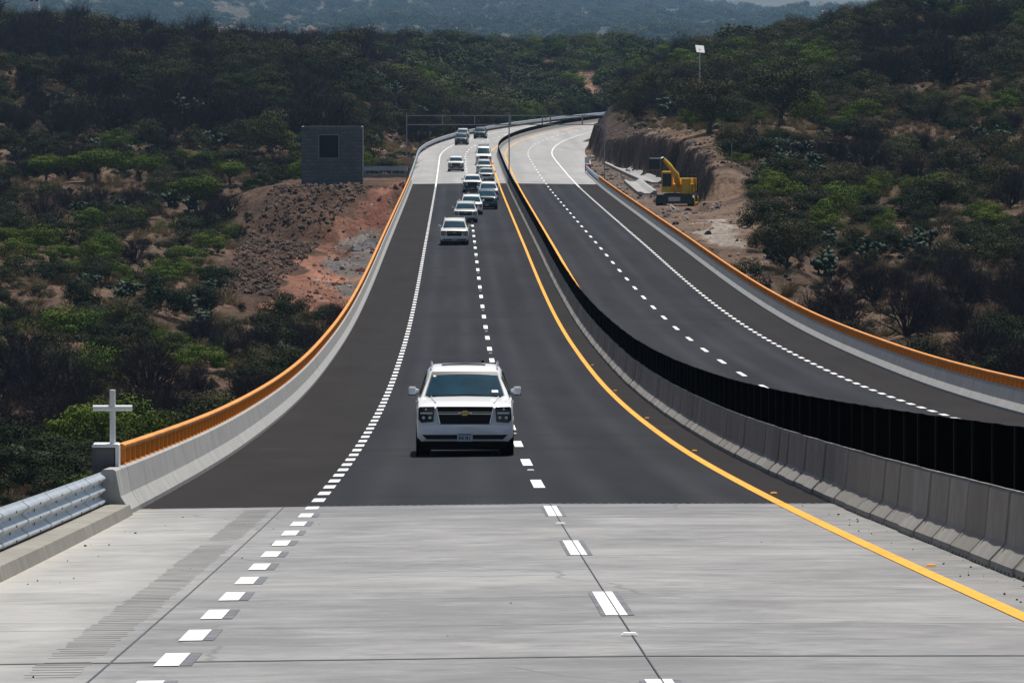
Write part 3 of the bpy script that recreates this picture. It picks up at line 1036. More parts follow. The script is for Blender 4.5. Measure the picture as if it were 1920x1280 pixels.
# ------------------------------------------------------------------ median barrier modules with black screens
ML = 2.5
ORD = ('first second third fourth fifth sixth seventh eighth ninth tenth eleventh twelfth thirteenth fourteenth fifteenth sixteenth seventeenth eighteenth nineteenth twentieth '
       'twenty-first twenty-second twenty-third twenty-fourth twenty-fifth twenty-sixth twenty-seventh twenty-eighth twenty-ninth thirtieth').split()
hp = [(-.305, .035), (-.30, .09), (-.13, .27), (-.082, .80), (-.06, .815), (.06, .815), (.082, .80), (.13, .27), (.30, .09), (.305, .035)]
mods, scrs = [], []
for v in range(4):
    mb = MB()
    y0, y1 = -ML / 2 + .012, ML / 2 - .012
    rings = []
    for i, y in enumerate([y0, y0 + .05, y0 + .07, -.6, 0, .6, y1 - .07, y1 - .05, y1]):
        j = .003 * math.sin(i * 2.3 + v)
        cut_ = .034 if i in (0, 1, 7, 8) else 0
        rings.append([(l - math.copysign(min(cut_, abs(l)), l) + j, y, z - (.02 if cut_ and z > .7 else 0)) for l, z in hp])
    mb.loft(rings)
    for i in range(6):
        if i in (0, 5) or True:
            mb.box((0, y0 + .2 + i * (ML - .4) / 5, .016), (.6, .30, .038))
    o = mb.build('barrier_module', M['module'])
    mods.append(o.data); bpy.data.objects.remove(o)
    mb = MB()
    ys = np.linspace(y0 - .03, y1 + .03, 10)
    for i in range(9):
        pass
    rr = []
    for i, y in enumerate(ys):
        w = .006 * math.sin(i * 1.1 + v * 2) * (1 if 0 < i < 9 else 0); top = .70 - .008 * math.sin(math.pi * i / 9)
        rr.append([(-.012 + w, y, .02), (-.012 + w, y, top), (.012 + w, y, top), (.012 + w, y, .02)])
    mb.loft(rr)
    mb.box((-.03, y1 - .01, .36), (.03, .05, .66), 0, 1)
    o = mb.build('glare_screen', [M['screen'], M['seam']])
    scrs.append(o.data); bpy.data.objects.remove(o)
s = 40.0
k = 0
while s + ML < EXP2:
    sc_ = s + ML / 2
    p = P(sc_, 4.60 + random.uniform(-.014, .014), 0)
    sl_ = math.atan2(P(s + ML, 4.6)[2] - P(s, 4.6)[2], ML)
    o = bpy.data.objects.new('median_barrier', mods[k % 4]); COL.objects.link(o)
    o.location = p
    o.rotation_euler = (sl_, 0, random.uniform(-.004, .004))
    nth = math.floor((sc_ - 57.5) / ML)
    if 0 <= nth < len(ORD): lab = '%s concrete barrier segment counted up from the lower right picture edge' % ORD[nth]
    elif sc_ < 60: lab = 'concrete barrier segment cut by or beyond the lower right picture edge'
    elif sc_ < 330: lab = 'precast concrete median barrier segment under black screen in the dip of the bridge'
    else: lab = 'small distant precast median barrier segment under black screen before the far concrete'
    tag(o, lab, 'barrier', 'precast median barrier segments with black screens')
    c = bpy.data.objects.new('glare_screen', scrs[(k * 7 + 3) % 4]); COL.objects.link(c); c.parent = o; c.location = (0, 0, .81)
    s += ML; k += 1
# cast median wall round the far bend, its screen a lower one
e = empty('median_wall', P(EXP2, 4.6, 0), label='continuous pale median wall with dark screen round the far bend', cat='wall')
off = Vector(e.location)
mb = MB().sweep([(4.3, 0), (4.47, .27), (4.52, .8), (4.68, .8), (4.73, .27), (4.9, 0)], srange(EXP2, 1320, 8)); mb.v = [tuple(Vector(v) - off) for v in mb.v]
mb.build('wall', M['parapet'], e)
mb = MB().sweep([(4.58, .80), (4.58, 1.42), (4.62, 1.42), (4.62, .80)], srange(EXP2, 1320, 8)); mb.v = [tuple(Vector(v) - off) for v in mb.v]
mb.build('glare_screen', M['screen'], e)

# raised pavement markers
for nm, m, lat, lab, grp, ph in (('pavement_marker', 'white_line', .03, 'white raised reflector between the lane dashes counted from the bottom', 'white raised reflectors on the lane line', 45.5), ('pavement_marker', 'yellow_line', 3.72, 'yellow raised reflector beside the yellow edge line counted from the bottom', 'yellow raised reflectors beside the edge line', 60.6)):
    src = None
    for k in range(14 if lat < 1 else 6):
        s = ph + 30 * k
        mbk = None
        if src is None:
            src = MB().box((0, 0, .009), (.11 if lat > 1 else .13, .10, .018), 0, 0, .75).build(nm, M[m]); o = src
        else:
            o = bpy.data.objects.new(nm, src.data); COL.objects.link(o)
        o.location = P(s, lat, .010)
        tag(o, '%s %s' % (ORD[max(0, k - (0 if lat < 1 else 0))], lab), 'road stud', grp)

# ------------------------------------------------------------------ memorial cross
bx, by, bz = unp(199, 884, 84.2)
top = unp(199, 834, 84.2)[2]
e = empty('wayside_cross', (bx, by, bz - .03), label='white wayside cross on a small dark stone pedestal behind the left guardrail', cat='cross')
h = top - bz + .03
MB().rbox((-.03, 0, h / 2 - .02), (.34, .40, h - .04), .02).build('pedestal', M['stone'], e)
mbp = MB().rbox((.0, 0, h + .0), (.40, .46, .045), .02, axis=1)
mbp.box((.175, 0, h / 2), (.05, .42, h - .05))
mbp.build('pedestal_trim', M['white'], e)
mb = MB()
mb.rbox((.10, 0, h + .02 + .40), (.085, .075, .80), .02)
mb.rbox((.10, -.004, h + .02 + .53), (.58, .083, .085), .02, axis=0)
mb.build('cross', M['white'], e)

# ------------------------------------------------------------------ vehicles
def q4(mb, a, b, c, d, m=0):
    mb.add([a, b, c, d], [(0, 1, 2, 3)], m)


def slab(mb, pts, t, m=0):
    """thin solid pane from 4+ points"""
    v = [Vector(p) for p in pts]
    n = (v[1] - v[0]).cross(v[2] - v[1]).normalized() * t
    k = len(v)
    mb.add([p + n for p in v] + [p - n for p in v], [tuple(range(k)), tuple(reversed(range(k, 2 * k)))] + [(i, i + k, (i + 1) % k + k, (i + 1) % k) for i in range(k)], m)
    return mb


def vehicle(name, s, lat, label, paint='white', kind='suv', W=2.02, L=5.5, H=1.88, hood=1.05, grille='black', yaw=0.0, hero=False, lower=None, cat='car', group='vehicles of the convoy coming down the bridge'):
    base = P(s, lat, .012)
    sl_ = math.atan2(P(s + 4, lat)[2] - P(s, lat)[2], 4)
    e = empty(name, base, yaw + heading(s), label=label, cat=cat, group=group)
    e.rotation_euler = (sl_, 0, yaw + heading(s))
    hwid = W / 2
    X = lambda x: x * hwid / 1.01          # all numbers below are for a 2.02 m wide, 1.88 m high body
    kz = H / 1.88
    kh = hood / 1.05
    Z = lambda z: z * kh if z < 1.05 else hood + (z - 1.05) * (H - hood) / (1.88 - 1.05)
    pm = PAINT[paint]
    yf = 0.0                                # local y=0 is the front bumper
    yr = L
    cowl = 1.30
    bed = kind == 'pickup'
    cab_end = L - 1.75 if bed else L - .12

    def sec(y, w, zb, zt, rt=.10):
        w = X(w)
        h = [(w - .09, zb), (w - .01, zb + .08), (w, (zb + zt) / 2), (w - .012, zt - rt * 1.2), (w - rt * .35, zt - rt * .4), (w - rt, zt - .015), (w * .55, zt + .012), (0, zt + .022)]
        left = [(-a, b) for a, b in reversed(h[:-1])]
        pts = h + left
        return [(a, y, b) for a, b in pts]
    zb = Z(.30)
    rings = [sec(.00, .82, Z(.345), Z(.59), .05), sec(.03, .91, Z(.32), Z(.625), .06), sec(.07, .965, Z(.305), Z(.65), .07), sec(.085, .975, Z(.30), Z(.98), .09),
             sec(.13, .98, zb, Z(1.03), .10), sec(.22, .99, zb, Z(1.065), .11), sec(.6, 1.0, Z(.32), Z(1.12), .12), sec(1.0, 1.0, Z(.33), Z(1.16), .12), sec(cowl, 1.01, Z(.33), Z(1.20), .10),
             sec(2.2, 1.012, Z(.33), Z(1.20), .08), sec(cab_end, 1.012, Z(.33), Z(1.19), .08), sec(yr - .12, 1.0, Z(.36), Z(1.17), .08), sec(yr, .96, Z(.42), Z(1.10), .08)]
    MB().loft(rings).build('body', pm, e, 38)
    if hero:
        mb = MB()
        for t in (-1, 1):
            mb.tube([(t * X(.60), .24, Z(1.098)), (t * X(.66), .8, Z(1.162)), (t * X(.70), 1.25, Z(1.208))], .012, 6)
        mb.build('hood_crease', pm, e, 60)
    # cabin
    wt = Z(1.70)
    roof = H

    def cs(y, wb, zt, wtp, crown=.02):
        wb, wtp = X(wb), X(wtp)
        zb_ = Z(1.16)
        h = [(wb, zb_), (wb + (wtp - wb) * .55, zb_ + (zt - zb_) * .55), (wtp + .02, zt - .10 if zt - zb_ > .2 else zt - .02), (wtp - .03, zt - .03), (wtp - .12, zt), (wtp * .45, zt + crown), (0, zt + crown * 1.3)]
        return [(a, y, b) for a, b in h] + [(-a, y, b) for a, b in reversed(h[:-1])]
    rings = [cs(cowl - .02, .93, Z(1.20), .90, .006), cs(cowl + .86, .965, wt, .735), cs(cowl + 1.02, .97, Z(1.765), .735), cs(cowl + 1.35, .975, Z(1.825), .745), cs(cowl + 1.9, .975, Z(1.855), .75)]
    if kind == 'sedan':
        rings = rings[:4] + [cs(cowl + 2.2, .97, Z(1.82), .73), cs(cowl + 2.7, .96, Z(1.66), .70), cs(cowl + 3.3, .93, Z(1.22), .88, .006)]
    elif bed:
        rings += [cs(cab_end - .45, .975, Z(1.84), .745), cs(cab_end, .97, Z(1.62), .76), cs(cab_end + .05, .965, Z(1.22), .93, .006)]
    else:
        rings += [cs(L - .8, .975, Z(1.85), .745), cs(L - .3, .965, Z(1.74), .72), cs(L - .04, .95, Z(1.24), .88, .006)]
    MB().loft(rings).build('cabin', pm, e, 38)
    # windscreen, 8 mm proud of the shell, in two bends
    wy0, wz0, wy1, wz1 = cowl + .015, Z(1.215), cowl + .845, wt - .015
    mb = MB()
    n = 8
    for sgn in (1,):
        rows_ = []
        for (t) in (0, .33, .66, 1):
            y = wy0 + (wy1 - wy0) * t; z = wz0 + (wz1 - wz0) * t
            hwd = X(.815 + (.665 - .815) * t)
            row = []
            for i in range(n + 1):
                u = -1 + 2 * i / n
                row.append((u * hwd, y - .034 * (1 - u * u) - .012 + .04 * (abs(u) ** 4) * 0, z + .012 + .012 * (1 - u * u)))
            rows_.append(row)
        mb.loft(rows_, closed=False, cap=False)
        mb.loft([[(a, b + .02, c - .02) for a, b, c in r] for r in rows_], closed=False, cap=False)
    wsd = mb.build('windscreen', GLASS, e, 60)
    mb = MB()
    mb.loft([[(a * 1.035, b + .012, c - .008 + (.022 if i == 3 else (-.02 if i == 0 else 0))) for a, b, c in rr_] for i, rr_ in enumerate(rows_)], closed=False, cap=False)
    mb.build('windscreen_seal', M['trim'], wsd, 60)
    # side glass
    for t in (-1, 1):
        def sp(y, f, zt=1.74):
            zz = Z(1.24) + (Z(zt) - Z(1.24)) * f
            xx = X(.975) + (X(.765) - X(.975)) * ((zz - Z(1.16)) / (Z(1.80) - Z(1.16)))
            return (t * (xx + .006), y, zz)
        segs = [(cowl + .55, cowl + 1.12, .62), (cowl + 1.20, cowl + 2.0, 1.0)]
        if kind in ('suv', 'van'): segs += [(cowl + 2.08, L - .75, 1.0)]
        for i, (a, b, f0) in enumerate(segs):
            if b > cab_end: b = cab_end - .15
            if i == 0: pts = [sp(a - .28, 0), sp(b, 0), sp(b, 1), sp(b - .30, 1)]
            else: pts = [sp(a, 0), sp(b, 0), sp(b, 1), sp(a, 1)]
            if t < 0: pts.reverse()
            slab(MB(), pts, .006).build('side_window', GLASS, e)
    # wheels
    for y in (.98, L - 1.15):
        for t in (-1, 1):
            r = .40 * (1 if H > 1.6 else .82)
            ty = MB().lathe((t * X(.70), y, r), (t, 0, 0), [(0, r * .9), (.03, r), (.26, r), (.292, r * .93), (.292, r * .68)], 28).build('wheel', M['rubber'], e, 40)
            MB().lathe((t * X(.70), y, r), (t, 0, 0), [(.25, r * .68), (.299, r * .66), (.30, r * .50), (.285, r * .2), (.31, r * .12)], 18).build('rim', M['rim'], ty, 40)
            MB().lathe((t * (X(1.0)), y, r), (t, 0, 0), [(-.05, r * 1.16), (.008, r * 1.14)], 24).build('wheel_arch', M['trim'], e, 40)
    # underside and chin
    MB().box((0, L / 2, Z(.28)), (X(.84) * 2, L - .7, .28)).build('underbody', M['trim'], e)
    mb = MB()
    mb.loft([[(x, y, z) for x, y, z in ((-X(.84), .07, Z(.315)), (X(.84), .07, Z(.315)), (X(.80), .12, Z(.13)), (-X(.80), .12, Z(.13)))],
             [(x, y, z) for x, y, z in ((-X(.84), .40, Z(.315)), (X(.84), .40, Z(.315)), (X(.80), .40, Z(.13)), (-X(.80), .40, Z(.13)))]])
    mb.build('chin_spoiler', M['trim'], e)
    if lower:
        q = MB().loft([sec(-.006, .81, Z(.41), Z(.66), .05), sec(.05, .968, Z(.35), Z(.67), .06), sec(.2, 1.0, Z(.33), Z(.66), .06)])
        q.build('lower_panel', PAINT[lower], e, 40)
    # face of the car
    gm = M['trim']
    if kind == 'van':
        zl0, zl1 = .70, .88
    else:
        zl0, zl1 = .69, 1.015
    for t in (-1, 1):
        hs = MB()
        pts = [(t * X(.625), .066, Z(zl1)), (t * X(.93), .060, Z(zl1 - .005)), (t * X(.958), .078, Z(zl1 - .05)), (t * X(.955), .076, Z(zl0 + .06)), (t * X(.90), .052, Z(zl0)), (t * X(.645), .060, Z(zl0 + .02))]
        if t < 0: pts.reverse()
        slab(hs, pts, .012)
        hl = hs.build('headlight', M['lamp_black'], e)
        mb = MB()
        mb.box((t * X(.79), .044, Z(.885 if zl1 > .9 else .80)), (X(.25), .030, .034))
        for xx in (.72, .85):
            mb.lathe((t * X(xx), .055, Z(zl0 + .10)), (0, -1, 0), [(0, .034), (.018, .030), (.024, .012)], 14)
        if hero:
            mb.lathe((t * X(.80), .055, Z(.962)), (0, -1, 0), [(0, .024), (.014, .020)], 12)
        mb.build('headlight_lens', M['lens'], hl)
    mb = MB()
    if grille != 'none':
        slab(mb, [(-X(.585), .066, Z(1.02)), (-X(.50), .052, Z(.64)), (X(.50), .052, Z(.64)), (X(.585), .066, Z(1.02))], .012)
        gr = mb.build('grille', gm, e)
        mb = MB()
        for zz in (np.linspace(.67, .82, 5) if hero else (.70, .78)):
            mb.box((0, .034, Z(zz)), (X(.96), .010, .010))
        for zz in ((.945, .975) if hero else (.95,)):
            mb.box((0, .045, Z(zz)), (X(1.08), .010, .008))
        mb.build('grille_slats', M['trim'] if not hero else M['slot'], gr)
        mb = MB()
        w_ = .026
        mb.box((0, .036, Z(.868)), (X(1.09), .022, w_ * .8))
        if hero:
            mb.box((0, .043, Z(.908)), (X(1.12), .016, .010))
            for t in (-1, 1):
                slab(mb, [(t * X(.578), .045, Z(1.01)), (t * X(.60), .045, Z(1.01)), (t * X(.525), .033, Z(.66)), (t * X(.503), .033, Z(.66))], .006)
            mb.box((0, .034, Z(.648)), (X(1.0), .016, .014))
        mb.build('grille_bar', M['chrome'], gr)
        # gold winged-cross badge
        b0, bh = .118, .040
        pts = [(-b0, -bh * .52), (-b0 * .36, -bh * .52), (-b0 * .36, -bh), (b0 * .30, -bh), (b0 * .30, -bh * .52), (b0 * .88, -bh * .52), (b0, bh * .52), (b0 * .36, bh * .52), (b0 * .36, bh), (-b0 * .30, bh), (-b0 * .30, bh * .52), (-b0 * .88, bh * .52)]
        if hero or kind == 'suv':
            mb = MB(); k = len(pts)
            for mm, sc2, yy in ((0, 1.22, .020), (1, 1.0, .014)):
                mb.add([(x * sc2, yy, Z(.885) + z * sc2) for x, z in pts] + [(x * sc2, .045, Z(.885) + z * sc2) for x, z in pts], [tuple(range(k)), tuple(reversed(range(k, 2 * k)))] + [(i, (i + 1) % k, (i + 1) % k + k, i + k) for i in range(k)], mm)
            mb.build('badge', [M['chrome'], M['gold']], gr)
    # lower intake and plate
    ic = MB()
    slab(ic, [(-X(.88), .026, Z(.440)), (-X(.78), .012, Z(.345)), (X(.78), .012, Z(.345)), (X(.88), .026, Z(.440))], .026)
    ic.build('air_intake', M['trim'], e)
    pl = MB().box((0, -.022, Z(.385)), (.32, .012, .16)).build('licence_plate', M['plate'], e)
    mb = MB()
    mb.box((0, -.030, Z(.385) + .062), (.26, .004, .018))
    for i, xx in enumerate((-.11, -.075, -.04, .02, .05, .10)):
        mb.box((xx, -.030, Z(.385) - .01), (.018 if i % 2 else .024, .004, .07))
    mb.build('plate_marks', M['ink'], pl)
    # mirrors
    for t in (-1, 1):
        mr = MB()
        c0, c1 = X(.98), X(.98) + .19
        zc = Z(1.325)
        rings = []
        for (x, hh, dd) in ((c0 - .02, .03, .03), (c0 + .04, .05, .05), (c0 + .05, .085, .07), (c1 - .02, .088, .075), (c1, .065, .055)):
            rings.append([(t * x, cowl + .30 + a * dd, zc + b * hh) for a, b in ((-1, -.9), (-1, .5), (-.6, 1), (.6, 1), (1, .5), (1, -.9))])
        mr.loft(rings)
        m1 = mr.build('mirror', pm, e, 35)
        MB().box((t * (c0 + .115), cowl + .30, zc - .082), (.15, .13, .03)).build('mirror_base', M['trim'], m1)
    # wipers and cowl strip
    mb = MB().box((0, cowl - .005, Z(1.212)), (X(1.52), .09, .018))
    mb.tube([(X(.15), cowl + .02, Z(1.235)), (X(.62), cowl + .05, Z(1.27))], .010, 5)
    mb.tube([(-X(.60), cowl + .02, Z(1.235)), (-X(.10), cowl + .05, Z(1.27))], .010, 5)
    mb.build('wiper', M['trim'], e)
    if kind in ('suv', 'van'):
        for t in (-1, 1):
            MB().tube([(t * X(.69), cowl + 1.05, Z(1.80)), (t * X(.70), cowl + 1.25, H + .022), (t * X(.70), L - 1.1, H + .022), (t * X(.69), L - .85, H - .03)], .018, 6).build('roof_rail', M['chrome'] if hero else pm, e, 60)
    MB().box((0, yr - .01, Z(.55)), (X(1.9), .06, .18)).build('rear_bumper', M['trim'], e)
    for t in (-1, 1):
        MB().box((t * X(.90), yr - .01, Z(.95)), (.12, .05, .32)).build('tail_light', M['red'], e)
        for yy in (cowl + 1.0, cowl + 1.95):
            if yy < cab_end:
                MB().box((t * X(1.018), yy, Z(1.08)), (.02, .16, .03)).build('door_handle', pm, e)
    if hero:
        sr = MB().box((-X(.02), cowl + 1.62, H + .026 - .012), (X(.92), .55, .014)).build('sunroof', GLASS, e)
        MB().rbox((X(.38), cowl + 1.50, H + .035), (.055, .10, .06), .015).build('roof_antenna', M['trim'], e)
        MB().box((0, wy1 - .08, wz1 - .085), (.22, .03, .075)).build('rear_view_mirror', M['trim'], wsd)
        mb = MB()
        mb.add([(X(.56), wy0 + .095 - .045, wz0 + .075), (X(.70), wy0 + .095 - .028, wz0 + .075), (X(.69), wy0 + .155 - .028, wz0 + .125), (X(.56), wy0 + .155 - .045, wz0 + .125)], [(0, 1, 2, 3)])
        mb.add([(-X(.66), wy1 - .16 - .03, wz1 - .075), (-X(.60), wy1 - .16 - .035, wz1 - .075), (-X(.60), wy1 - .11 - .035, wz1 - .045), (-X(.655), wy1 - .11 - .03, wz1 - .045)], [(0, 1, 2, 3)])
        mb.build('windscreen_sticker', M['plate'], wsd)
    if kind == 'pickup':
        mb = MB().box((0, (cab_end + yr) / 2, Z(1.195)), (X(1.7), yr - cab_end - .25, .05))
        mb.build('load_bed', M['trim'], e)
    if kind == 'van':
        mb = MB().rbox((0, cowl + 1.6, H + .10), (X(1.2), .30, .16), .03)
        mb.build('light_bar', M['lens'], e)
        MB().box((0, cowl + 3.0, H + .12), (X(1.45), 2.2, .26)).build('roof_box', pm, e)
    return e


def at_road(px, py):
    """road position seen at a pixel"""
    lo, hi = 30.0, 1300.0
    for _ in range(60):
        md = (lo + hi) / 2
        l = X0 + md * ((px - CX) / F + PSI)
        z = float(road_z(md, l))
        y = proj(np.array([l]), np.array([md]), np.array([z]))[1][0]
        if y > py: lo = md
        else: hi = md
    return md, X0 + md * ((px - CX) / F + PSI)


CARS = [
    (871.5, 856, 'large white sport utility vehicle nearest the camera with black grille and gold badge', dict(hero=True)),
    (852, 460, 'pearl white sport utility vehicle leading the group far behind the nearest car', dict(paint='cream', W=2.0, H=1.86)),
    (873, 418, 'silver white low car close behind the second vehicle, half hidden by it', dict(paint='silver', kind='suv', W=1.95, H=1.72, hood=.98, L=4.9)),
    (884, 403, 'white car third in the close group, seen over the silver car', dict(paint='white', W=1.95, H=1.72, hood=.98, L=4.9)),
    (912.5, 393, 'dark blue-grey pickup truck in the inner lane beside the white cars', dict(paint='teal', kind='pickup', W=2.0, H=1.85, hood=1.12, L=5.6)),
    (916, 376, 'white car in the inner lane right behind the dark pickup', dict(paint='white', W=1.95, H=1.78, hood=1.0, L=5.0)),
    (886, 361, 'white pickup truck with black lower front just on the asphalt edge', dict(paint='white', kind='pickup', W=2.0, H=1.84, hood=1.14, L=5.5, lower='dark')),
    (912, 340, 'grey blue sedan in the inner lane at the start of the asphalt', dict(paint='silver', kind='sedan', W=1.85, H=1.5, hood=.86, L=4.6, grille='black')),
    (908, 326, 'silver car with dark windscreen directly in front of the tall white van', dict(paint='silver', kind='suv', W=1.9, H=1.7, hood=.95, L=4.7)),
    (907, 310, 'tall white van with roof light bar and orange lower front', dict(paint='white', kind='van', W=2.05, H=2.45, hood=1.25, L=5.6, lower='orange', cat='van')),
    (855, 322, 'white pickup truck with black grille alone in the outer lane on the far concrete', dict(paint='white', kind='pickup', W=1.98, H=1.86, hood=1.14, L=5.5, lower='dark')),
    (864.5, 272, 'dark car in the outer lane on the far bend', dict(paint='dark', kind='suv', W=2.0, H=1.85, L=5.0)),
    (866, 262, 'grey car with pale roof just behind the dark car on the far bend', dict(paint='silver', kind='suv', W=1.95, H=1.8, L=5.0)),
    (899, 260, 'dark car in the inner lane, farthest up the bend', dict(paint='dark', kind='suv', W=2.0, H=1.85, L=5.0)),
]
for px, py, lab, kw in CARS:
    s, lat = at_road(px, py)
    if s > S1:
        lat = lat - (s - S1) ** 2 / (2 * RC)
    nm = {'pickup': 'pickup_truck', 'van': 'van', 'sedan': 'sedan_car'}.get(kw.get('kind'), 'sport_utility_vehicle')
    if nm == 'pickup_truck': kw.setdefault('cat', 'pickup truck')
    vehicle(nm, s, lat, lab, yaw=(.0 if kw.get('hero') else random.uniform(-.006, .006)), **kw)

# ------------------------------------------------------------------ block building, gantry, excavator and small structures
def gz1(x, y):
    return float(ground(np.array([x]), np.array([y]))[0])


x0, yb, zb_ = unp(565, 332, 641); x1 = unp(680, 332, 641)[0]; zt_ = unp(565, 238, 641)[2]
w, hgt = x1 - x0, zt_ - zb_
e = empty('block_building', (x0, yb, zb_), label='unfinished grey concrete block building with one dark window opening', cat='building')
ox0, ox1 = (597 - 565) / 115 * w, (636 - 565) / 115 * w
oz0, oz1 = (332 - 298) / 94 * hgt, (332 - 252) / 94 * hgt
mb = MB(); T = .2; Dp = 6.0
mb.box((w / 2, T / 2, oz0 / 2 - .5), (w, T, oz0 + 1)); mb.box((w / 2, T / 2, (oz1 + hgt) / 2), (w, T, hgt - oz1))
mb.box((ox0 / 2, T / 2, (oz0 + oz1) / 2), (ox0, T, oz1 - oz0)); mb.box(((ox1 + w) / 2, T / 2, (oz0 + oz1) / 2), (w - ox1, T, oz1 - oz0))
mb.box((T / 2, T + Dp / 2, hgt / 2 - .5), (T, Dp, hgt + 1)); mb.box((w - T / 2, T + Dp / 2, hgt / 2 - .5), (T, Dp, hgt + 1)); mb.box((w / 2, T + Dp + T / 2, hgt / 2 - .5), (w, T, hgt + 1))
mb.build('wall', M['block'], e)
MB().box((w / 2, T + Dp / 2, hgt - .5), (w - 2 * T - .01, Dp - .01, .16)).build('roof_slab', M['curb'], e)
fr = MB()
for (cx_, cz_, sx, sz) in (((ox0 + ox1) / 2, oz1 - .06, ox1 - ox0 - .01, .12), ((ox0 + ox1) / 2, oz0 + .05, ox1 - ox0 - .01, .10)):
    fr.box((cx_, T / 2 + .03, cz_), (sx, T, sz))
for xx in (ox0 + .05, ox1 - .05):
    fr.box((xx, T / 2 + .05, (oz0 + oz1) / 2), (.1, T - .06, oz1 - oz0 - .24))
wf = fr.build('window_frame', M['steel_dull'], e)
MB().box(((ox0 + ox1) / 2, T + .05, (oz0 + oz1) / 2), (ox1 - ox0 - .02, .04, oz1 - oz0 - .02)).build('opening_shade_panel', M['dark'], wf)  # black panel in the opening stands in for the shade inside

# guardrail across the pad between building and gantry
e = empty('steel_guardrail', (x1, yb, zb_), label='short pale guardrail standing crosswise beside the block building', cat='guardrail')
xr = unp(764, 332, 641)[0] - x1
mb = MB(); rr = []
pr = []
for k in range(19):
    t = k / 18
    pr.append((-.04 * math.cos(t * 6 * math.pi), (t - .5) * .52))
for xx in (0.05, xr):
    rr.append([(xx, a, .98 + b) for a, b in pr] + [(xx, a + .008, .98 + b) for a, b in reversed(pr)])
mb.loft(rr).build('steel_beam', M['steel'], e, 50)
MB().box((xr / 2, .0, .18), (xr - .1, .15, .36)).build('footing_beam', M['curb'], e)
for i in range(4):
    MB().box((.3 + i * (xr - .6) / 3, .14, .5), (.12, .12, 1.2)).build('rail_post', M['steel_dull'], e)

# sign gantry
sG = 650
e = empty('sign_gantry', P(sG, 4.6, 0), label='thin grey sign gantry frame spanning both carriageways at the far end', cat='gantry')
o_ = Vector(e.location)
zc1, zc0 = unp(900, 217, sG)[2] - o_.z, unp(900, 234, sG)[2] - o_.z
lx, rx = -6.9 - 4.6, 15.7 - 4.6
for xx, yy in ((lx, -.15), (.2, .02), (rx, -.35)):
    pp = MB().box((xx, 0, (zc1 + yy) / 2 + .15), (.13, .13, zc1 - yy + .3)).build('gantry_post', M['steel_dull'], e)
    MB().box((xx, 0, yy - .0), (.5, .5, .12)).build('base_plate', M['steel_dull'], pp)
for zz in (zc0, zc1):
    MB().box(((lx + rx) / 2, .12, zz), (rx - lx, .12, .10)).build('gantry_chord', M['steel_dull'], e)
for px_ in (830, 890, 957, 1017, 1032, 1092):
    xx = unp(px_, 225, sG)[0] - 4.6
    MB().box((xx, .12, (zc0 + zc1) / 2), (.10 if px_ < 950 else .16, .1, zc1 - zc0 - .10)).build('gantry_strut', M['steel_dull'], e)

# excavator on the bench
_s, _l = at_road(1270, 380)
ex, ey = _l, _s
ez = gz1(ex, ey)
e = empty('excavator', (ex, ey, ez), -.15, label='yellow excavator with raised boom parked on the bench below the dark cut', cat='excavator')
e.scale = (1.14, 1.14, 1.14)
for t in (-1, 1):
    rr = []
    for xx in (t * 1.05, t * 1.62):
        rr.append([(xx, 1.9 * math.cos(a) * (1 if abs(math.cos(a)) > .2 else 1), .48 + .46 * max(-1, min(1, 1.7 * math.sin(a)))) for a in np.linspace(0, 2 * math.pi, 24, endpoint=False)])
    tr = MB().loft(rr).build('track', M['teal'], e, 40)
    MB().lathe((t * 1.60, -1.35, .5), (t, 0, 0), [(0, .36), (.05, .30)], 16).lathe((t * 1.60, 1.35, .5), (t, 0, 0), [(0, .36), (.05, .30)], 16).build('sprocket', M['yellow'], tr)
MB().box((0, 0, .7), (2.1, 2.2, .7)).build('undercarriage', M['trim'], e)
MB().rbox((0, -2.15, .62), (3.1, .12, .75), .03).build('dozer_blade', M['teal'], e)
MB().rbox((.25, .6, 1.5), (2.3, 2.4, .7), .2).rbox((.75, 1.3, 1.75), (1.5, 1.1, 1.1), .25).build('engine_house', M['yellow'], e)
cabn = MB().rbox((-.75, -.55, 2.05), (.95, 1.4, 1.75), .12).build('cab', M['yellow'], e)
MB().box((-.75, -1.265, 2.2), (.75, .03, 1.1)).box((-1.24, -.55, 2.3), (.03, 1.1, .9)).build('cab_window', M['teal'], cabn)
MB().rbox((.85, -.75, 1.7), (.75, 1.0, 1.3), .12).build('tool_box', M['yellow'], e)
bm_ = MB().tube([(.2, -.6, 1.7), (.05, -1.3, 2.7), (-.55, -1.6, 3.5), (-1.0, -1.7, 4.0)], [.20, .25, .21, .15], 8).build('boom', M['yellow'], e, 30)
MB().tube([(.1, -1.2, 1.6), (-.2, -1.5, 2.9)], .08, 8).build('boom_ram', M['chrome'], bm_)
for t in (-1, 1):
    mb = MB()
    for k in range(7):
        mb.lathe((t * 1.62, -1.25 + k * .42, .22), (t, 0, 0), [(0, .13), (.03, .11)], 8)
    mb.build('track_rollers', M['yellow'], e)
MB().tube([(.9, 1.3, 2.3), (.9, 1.3, 2.9)], .06, 8).build('exhaust', M['trim'], e)
MB().tube([(1.45, -.2, 2.15), (1.45, -.2, 2.6), (1.45, 1.3, 2.6), (1.45, 1.3, 2.15)], .025, 5).build('handrail', M['trim'], e)
MB().rbox((.35, 1.92, 1.45), (2.45, .3, .7), .15).build('counterweight', M['trim'], e)
MB().box((0, -2.23, .62), (1.0, .02, .35)).build('licence_board', M['plate'], e)
ar = MB().tube([(-1.0, -1.7, 4.05), (-1.35, -2.1, 3.9), (-1.55, -2.5, 3.3)], [.15, .14, .10], 8).build('stick', M['teal'], e, 30)
MB().loft([[(x - 1.6, y - 2.45, z + 3.6) for y, z in ((-.4, .45), (.35, .5), (.45, -.1), (.1, -.55), (-.35, -.45))] for x in (-.5, .45)]).build('bucket', M['teal'], e)

